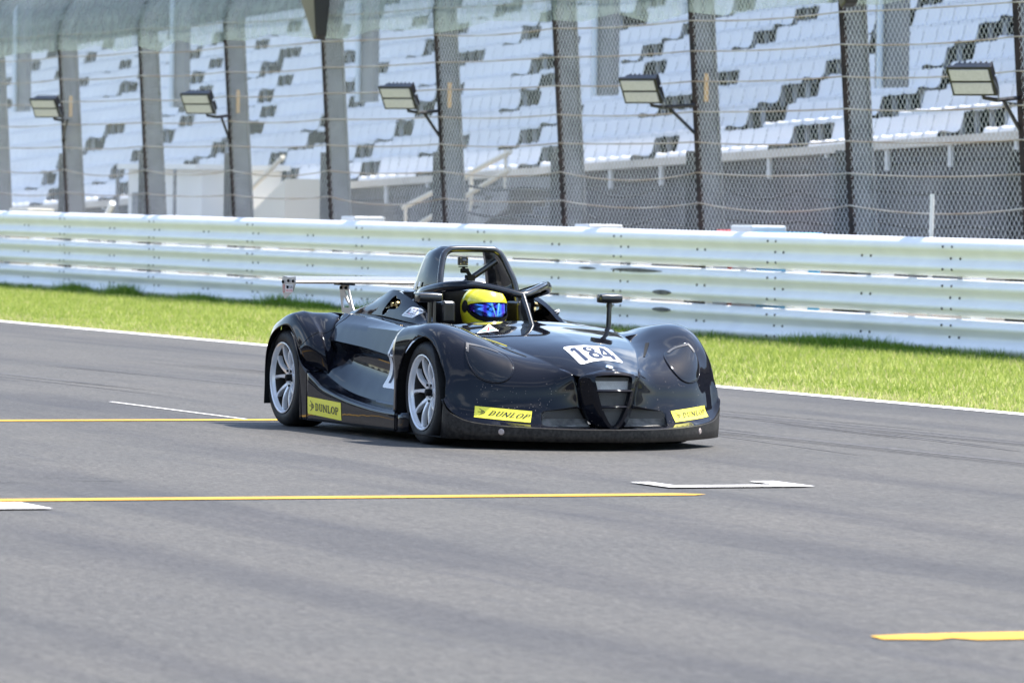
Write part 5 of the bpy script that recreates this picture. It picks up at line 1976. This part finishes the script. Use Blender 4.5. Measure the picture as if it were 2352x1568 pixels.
# ---- shut lines, louvres, tape, small labels
SEAM = [(-.513, .586, .671), (-.536, .631, .640), (-.580, .656, .611), (-.613, .678, .580), (-.632, .693, .566), (-.650, .712, .562), (-.663, .739, .563), (-.672, .770, .545), (-.705, .806, .505), (-.775, .826, .468)]
for s_ in (-1, 1):
    pts = []
    for p in cr_curve(SEAM, 4):
        h_ = skin_rear.find_nearest(Vector((p[0], s_ * p[1], p[2])))
        pts.append(h_[0])
    MB().tube(pts, .0022, 6).build("shut_line", MT['matte'], car, smooth=60)
    lv = MB()
    P_ = []
    for t in np.linspace(0, 1, 7):
        c_ = np.array((1.300, .463, .576)) * (1 - t) + np.array((1.512, .352, .497)) * t
        w_ = .011 - .006 * t
        row_ = []
        for q in (-1, 1):
            h_ = skin.find_nearest(Vector((c_[0] + q * w_ * .45, s_ * (c_[1] + q * w_ * .9), c_[2])))
            row_.append(h_[0] + h_[1] * (.0025 if h_[1].z > 0 else -.0025))
        P_ += row_
    lv.add(P_, [(2 * i, 2 * i + 1, 2 * i + 3, 2 * i + 2) for i in range(6)])
    lv.build("louvre", MT['matte'], car, recalc=False)
    for cc in ([(-.410, .868), (-.383, .868), (-.394, .826), (-.424, .824)], [(-.335, .867), (-.300, .868), (-.306, .840), (-.345, .837)]):
        lb = MB()
        hf = bvh_of([o_ for o_ in bpy.data.objects if o_.name.startswith("hoop_fairing")])
        P_ = []
        for x, z in cc:
            h_ = hf.ray_cast(Vector((x, s_ * .6, z)), Vector((0, -s_, 0)), 1)
            P_.append(h_[0] + Vector((0, s_ * .016, 0)))
        lb.add(P_, [(0, 1, 2, 3)])
        lb.build("scrutineer_label", MT['white'], car, recalc=False)
tp = []
for x, w_, z in ((.90, .475, .600), (1.007, .449, .590), (1.10, .434, .577), (1.20, .412, .562), (1.30, .380, .541)):
    tp.append((x, -w_, z + .003))
MB().tube(cr_curve(tp, 5), .0045, 6).build("tape", MT['tape'], car)
# team sticker on the wing end plates
for s_ in (-1, 1):
    y = s_ * .6345
    xa, xb = (-1.555, -1.375)
    c_ = [(xa, y, .822), (xb, y, .822), (xb, y, .776), (xa, y, .772)]
    if s_ > 0:
        c_ = [c_[1], c_[0], c_[3], c_[2]]
    EP = Decal(None, *c_, (0, -s_, 0))
    mb = MB()
    EP.sheet(mb, .0006, 4, 2, 0, 0, (.27, .05, .98, 1.0))
    EP.quads(mb, word("TURSON", .32, .55, .95, .92, .14), .0014, 1)
    EP.quads(mb, word("RACING", .32, .12, .95, .46, .14), .0014, 2)
    EP.quads(mb, ring(.13, .5, .12, .5, .022, .10), .0014, 2)
    EP.quads(mb, word("T", .075, .28, .185, .72), .0014, 2)
    mb.build("team_sticker", None, wing_o, mats=[MT['white'], MT['ink'], MT['red']], recalc=False)

# ---- round nose badge
em = MB().lathe([(.0005, .006), (.010, .0055), (.0175, .003), (.0190, .0035), (.0215, .0020), (.0225, -.002)], (0, 0, 0), 'z', 28)
h = skin.ray_cast(Vector((1.838, 0, .6)), Vector((0, 0, -1)), 1)
emo = MB().lathe([(.0005, .0055), (.010, .005), (.0175, .003)], (0, 0, 0), 'z', 28).build("nose_badge", MT['enamel'], car, smooth=40)
ring_ = MB().lathe([(.0175, .001), (.0185, .0045), (.021, .004), (.0225, -.001)], (0, 0, 0), 'z', 28).build("badge_ring", MT['chrome'], emo, smooth=40)
emo.location = h[0] + h[1] * .0005
emo.rotation_euler = h[1].to_track_quat('Z', 'Y').to_euler()

# ---- steering wheel
sw = MB()
ringp = [(.40 + .06 * sin(a), .125 * cos(a), .545 + .105 * sin(a)) for a in np.linspace(0, 2 * pi, 25)]
sw.tube(ringp, .014, 8, cap=False)
sw.tube([(.40, -.12, .545), (.40, .12, .545)], .012, 6)
sw.build("steering_wheel", MT['matte'], car, smooth=50)

# ================================================================== DRIVER
def skinned(name, pts, edges, rad, material):
    me = bpy.data.meshes.new(name)
    me.from_pydata(pts, edges, [])
    me.materials.append(material)
    ob = bpy.data.objects.new(name, me)
    COL.objects.link(ob)
    sk = ob.modifiers.new("skin", 'SKIN')
    sk.use_smooth_shade = True
    lay = me.skin_vertices[0] if me.skin_vertices else me.attributes and None
    for i, r in enumerate(rad):
        me.skin_vertices[0].data[i].radius = (r, r) if not isinstance(r, tuple) else r
    me.skin_vertices[0].data[0].use_root = True
    ss = ob.modifiers.new("sub", 'SUBSURF')
    ss.levels = ss.render_levels = 2
    return ob


pp = [(-.10, 0, .24), (-.14, 0, .36), (-.15, 0, .47), (-.10, 0, .575), (-.05, 0, .63),
      (-.13, -.175, .515), (.08, -.235, .40), (.33, -.155, .49), (-.13, .175, .515), (.08, .235, .40), (.33, .155, .49),
      (.10, -.10, .24), (.48, -.10, .36), (.85, -.09, .22), (.10, .10, .24), (.48, .10, .36), (.85, .09, .22)]
ee = [(0, 1), (1, 2), (2, 3), (3, 4), (2, 5), (5, 6), (6, 7), (2, 8), (8, 9), (9, 10), (0, 11), (11, 12), (12, 13), (0, 14), (14, 15), (15, 16)]
rr = [.13, .13, .125, .07, .055, .075, .052, .036, .075, .052, .036, .085, .065, .05, .085, .065, .05]
driver = skinned("person", pp, ee, rr, MT['suit'])
tag(driver, "driver in dark suit and yellow full face helmet seated in the black car", "person")
# gloved fists closed on the steering wheel rim
MT['glove'] = mat("dark_glove", (0.02, 0.02, 0.022), 0.7)
for s_ in (-1, 1):
    gl_ = MB()
    for k in range(4):
        z = .515 + .022 * k
        gl_.tube([(.345, s_ * .150, z), (.385, s_ * .148, z), (.418, s_ * .128, z), (.408, s_ * .106, z), (.385, s_ * .108, z)], .0095, 8)
    gl_.tube([(.345, s_ * .140, .56), (.385, s_ * .110, .612), (.415, s_ * .108, .606)], .0105, 8)
    gl_.box((.345, s_ * .152, .545), (.07, .030, .085))
    gl_.build("glove", MT['glove'], driver, smooth=60)

HC = Vector((.045, 0, .728))
HS = 1.07


def helm(az, el_, k=1.0):
    """point of the helmet shell; az from straight ahead"""
    c, s2 = cos(az), sin(az)
    ce, se = cos(el_), sin(el_)
    fx = .150 if c > 0 else .148
    x = fx * c * ce
    cy = ce if se > 0 else max(ce, 0.0) ** .32
    y = .1235 * s2 * cy
    if se < 0:
        x = fx * c * cy
    z = (.122 if se > 0 else .125) * se
    # chin bar pushed forward, crown a little flatter, neck opening tucked in
    if se < 0 and c > 0:
        x += .020 * c * (-se) ** .7
    m = 1.0
    if se < -.2:
        m = 1 - .10 * (-se - .2)
    y *= m
    return HC + Vector((x, y, z)) * (k * HS)


mb = MB()
NAZ, NEL = 56, 28
e0, e1 = radians(-60), radians(90)
Vv = [helm(2 * pi * i / NAZ, e0 + (e1 - e0) * j / NEL) for j in range(NEL) for i in range(NAZ)] + [helm(0, pi / 2)]
Ff = [(j * NAZ + i, j * NAZ + (i + 1) % NAZ, (j + 1) * NAZ + (i + 1) % NAZ, (j + 1) * NAZ + i) for j in range(NEL - 1) for i in range(NAZ)]
Ff += [((NEL - 1) * NAZ + i, (NEL - 1) * NAZ + (i + 1) % NAZ, NEL * NAZ) for i in range(NAZ)]
mb.add(Vv, Ff)
helmet = mb.build("helmet", MT['helmet'], driver, smooth=60)


def visor_mat():
    m = bpy.data.materials.new("mirror_visor")
    m.use_nodes = True
    nt = m.node_tree
    b = nt.nodes["Principled BSDF"]
    b.inputs["Metallic"].default_value = 1.0
    b.inputs["Roughness"].default_value = 0.10
    # iridescent film: violet at the rim, blue in the middle (depends on position on the visor itself)
    t = nt.nodes.new("ShaderNodeTexCoord")
    w = nt.nodes.new("ShaderNodeTexWave")
    w.inputs["Scale"].default_value = 5.5
    w.inputs["Distortion"].default_value = 1.5
    w.bands_direction = 'Y'
    r = nt.nodes.new("ShaderNodeValToRGB")
    r.color_ramp.elements[0].color = (0.06, 0.02, 0.30, 1)
    r.color_ramp.elements[1].color = (0.05, 0.22, 0.80, 1)
    nt.links.new(t.outputs["Object"], w.inputs["Vector"])
    nt.links.new(w.outputs["Fac"], r.inputs[0])
    nt.links.new(r.outputs[0], b.inputs["Base Color"])
    return m


def helm_patch(fn_lo, fn_hi, a0, a1, k, na=28, ne=10):
    Vv = []
    for j in range(ne + 1):
        for i in range(na + 1):
            az = a0 + (a1 - a0) * i / na
            lo, hi = fn_lo(az), fn_hi(az)
            Vv.append(helm(az, lo + (hi - lo) * j / ne, k))
    return Vv, [(j * (na + 1) + i, j * (na + 1) + i + 1, (j + 1) * (na + 1) + i + 1, (j + 1) * (na + 1) + i) for j in range(ne) for i in range(na)]


A_ = radians(72)
fv = lambda az: (abs(az) / A_)
Vv, Ff = helm_patch(lambda a: radians(-36 + 30 * fv(a) ** 3), lambda a: radians(15 - 9 * fv(a) ** 3), -A_, A_, 1.016)
MB().add(Vv, Ff).build("visor_seal", MT['matte'], helmet, smooth=60, recalc=False)
A2 = radians(64)
Vv, Ff = helm_patch(lambda a: radians(-21 + 16 * (abs(a) / A2) ** 3), lambda a: radians(13 - 8 * (abs(a) / A2) ** 3), -A2, A2, 1.03)
MB().add(Vv, Ff).build("visor", visor_mat(), helmet, smooth=60, recalc=False)
# sky reflection painted on the visor as pale strips, a narrow V
for a_top, a_bot in ((radians(-8), radians(2)), (radians(12), radians(5))):
    Vv = []
    for j in range(7):
        t = j / 6
        a = a_bot + (a_top - a_bot) * t
        e = radians(-20 + 32 * t)
        for d_ in (-1, 1):
            Vv.append(helm(a + d_ * radians(1.2 + 1.3 * t), e, 1.034))
    MB().add(Vv, [(2 * j, 2 * j + 1, 2 * j + 3, 2 * j + 2) for j in range(6)]).build("visor_reflection", MT['cyan'], helmet, recalc=False)
for s_ in (-1, 1):
    az = s_ * radians(80)
    pv = []
    for k in range(20):
        a = 2 * pi * k / 20
        pv.append(helm(az + .20 * cos(a), .06 + .27 * sin(a), 1.022))
    Vv = pv + [helm(az, .06, 1.045)]
    MB().add(Vv, [(k, (k + 1) % 20, 20) for k in range(20)]).build("visor_pivot", MT['satin'], helmet, smooth=40)
for az, e in ((radians(-26), radians(66)), (radians(22), radians(66)), (radians(-2), radians(70))):
    Vv = [helm(az - .10, e + .10, 1.012), helm(az + .10, e + .10, 1.012), helm(az + .02, e - .14, 1.02), helm(az - .02, e - .14, 1.02)]
    MB().add(Vv, [(0, 1, 2, 3)]).build("vent", MT['matte'], helmet)

# ================================================================== ACTION CAMERA on the hoop brace
ac = empty("action_camera", (-.168, -.046, .990))
tag(ac, "small black action camera clamped to the brace inside the roll hoop", "camera")
bevel(MB().box((0, 0, 0), (.030, .056, .050)).build("body", MT['satin'], ac), .005, 3)
MB().lathe([(.0005, .021), (.011, .021), (.0135, .019), (.0135, .012)], (0, .002, .002), 'x', 24).build("lens", MT['glass'], ac, smooth=40)
sc = MB()
for y in (-.020, .022):
    for z in (-.016, .018):
        sc.lathe([(.0005, .0175), (.003, .0172), (.003, .014)], (0, y, z), 'x', 8)
sc.build("screw", MT['brass'], ac)
mt_ = MB()
mt_.box((0, .002, -.033), (.034, .044, .006))
mt_.tube([(0, .002, -.033), (0, .010, -.046)], .009, 8)
mt_.tube([(0, -.010, -.056), (0, .034, -.056)], .014, 10)
mt_.tube([(0, .030, -.062), (-.002, .050, -.088), (-.006, .046, -.106)], .012, 8)
mt_.box((-.006, .048, -.098), (.05, .044, .034))
mt_.build("clamp_arm", MT['matte'], ac, smooth=40)
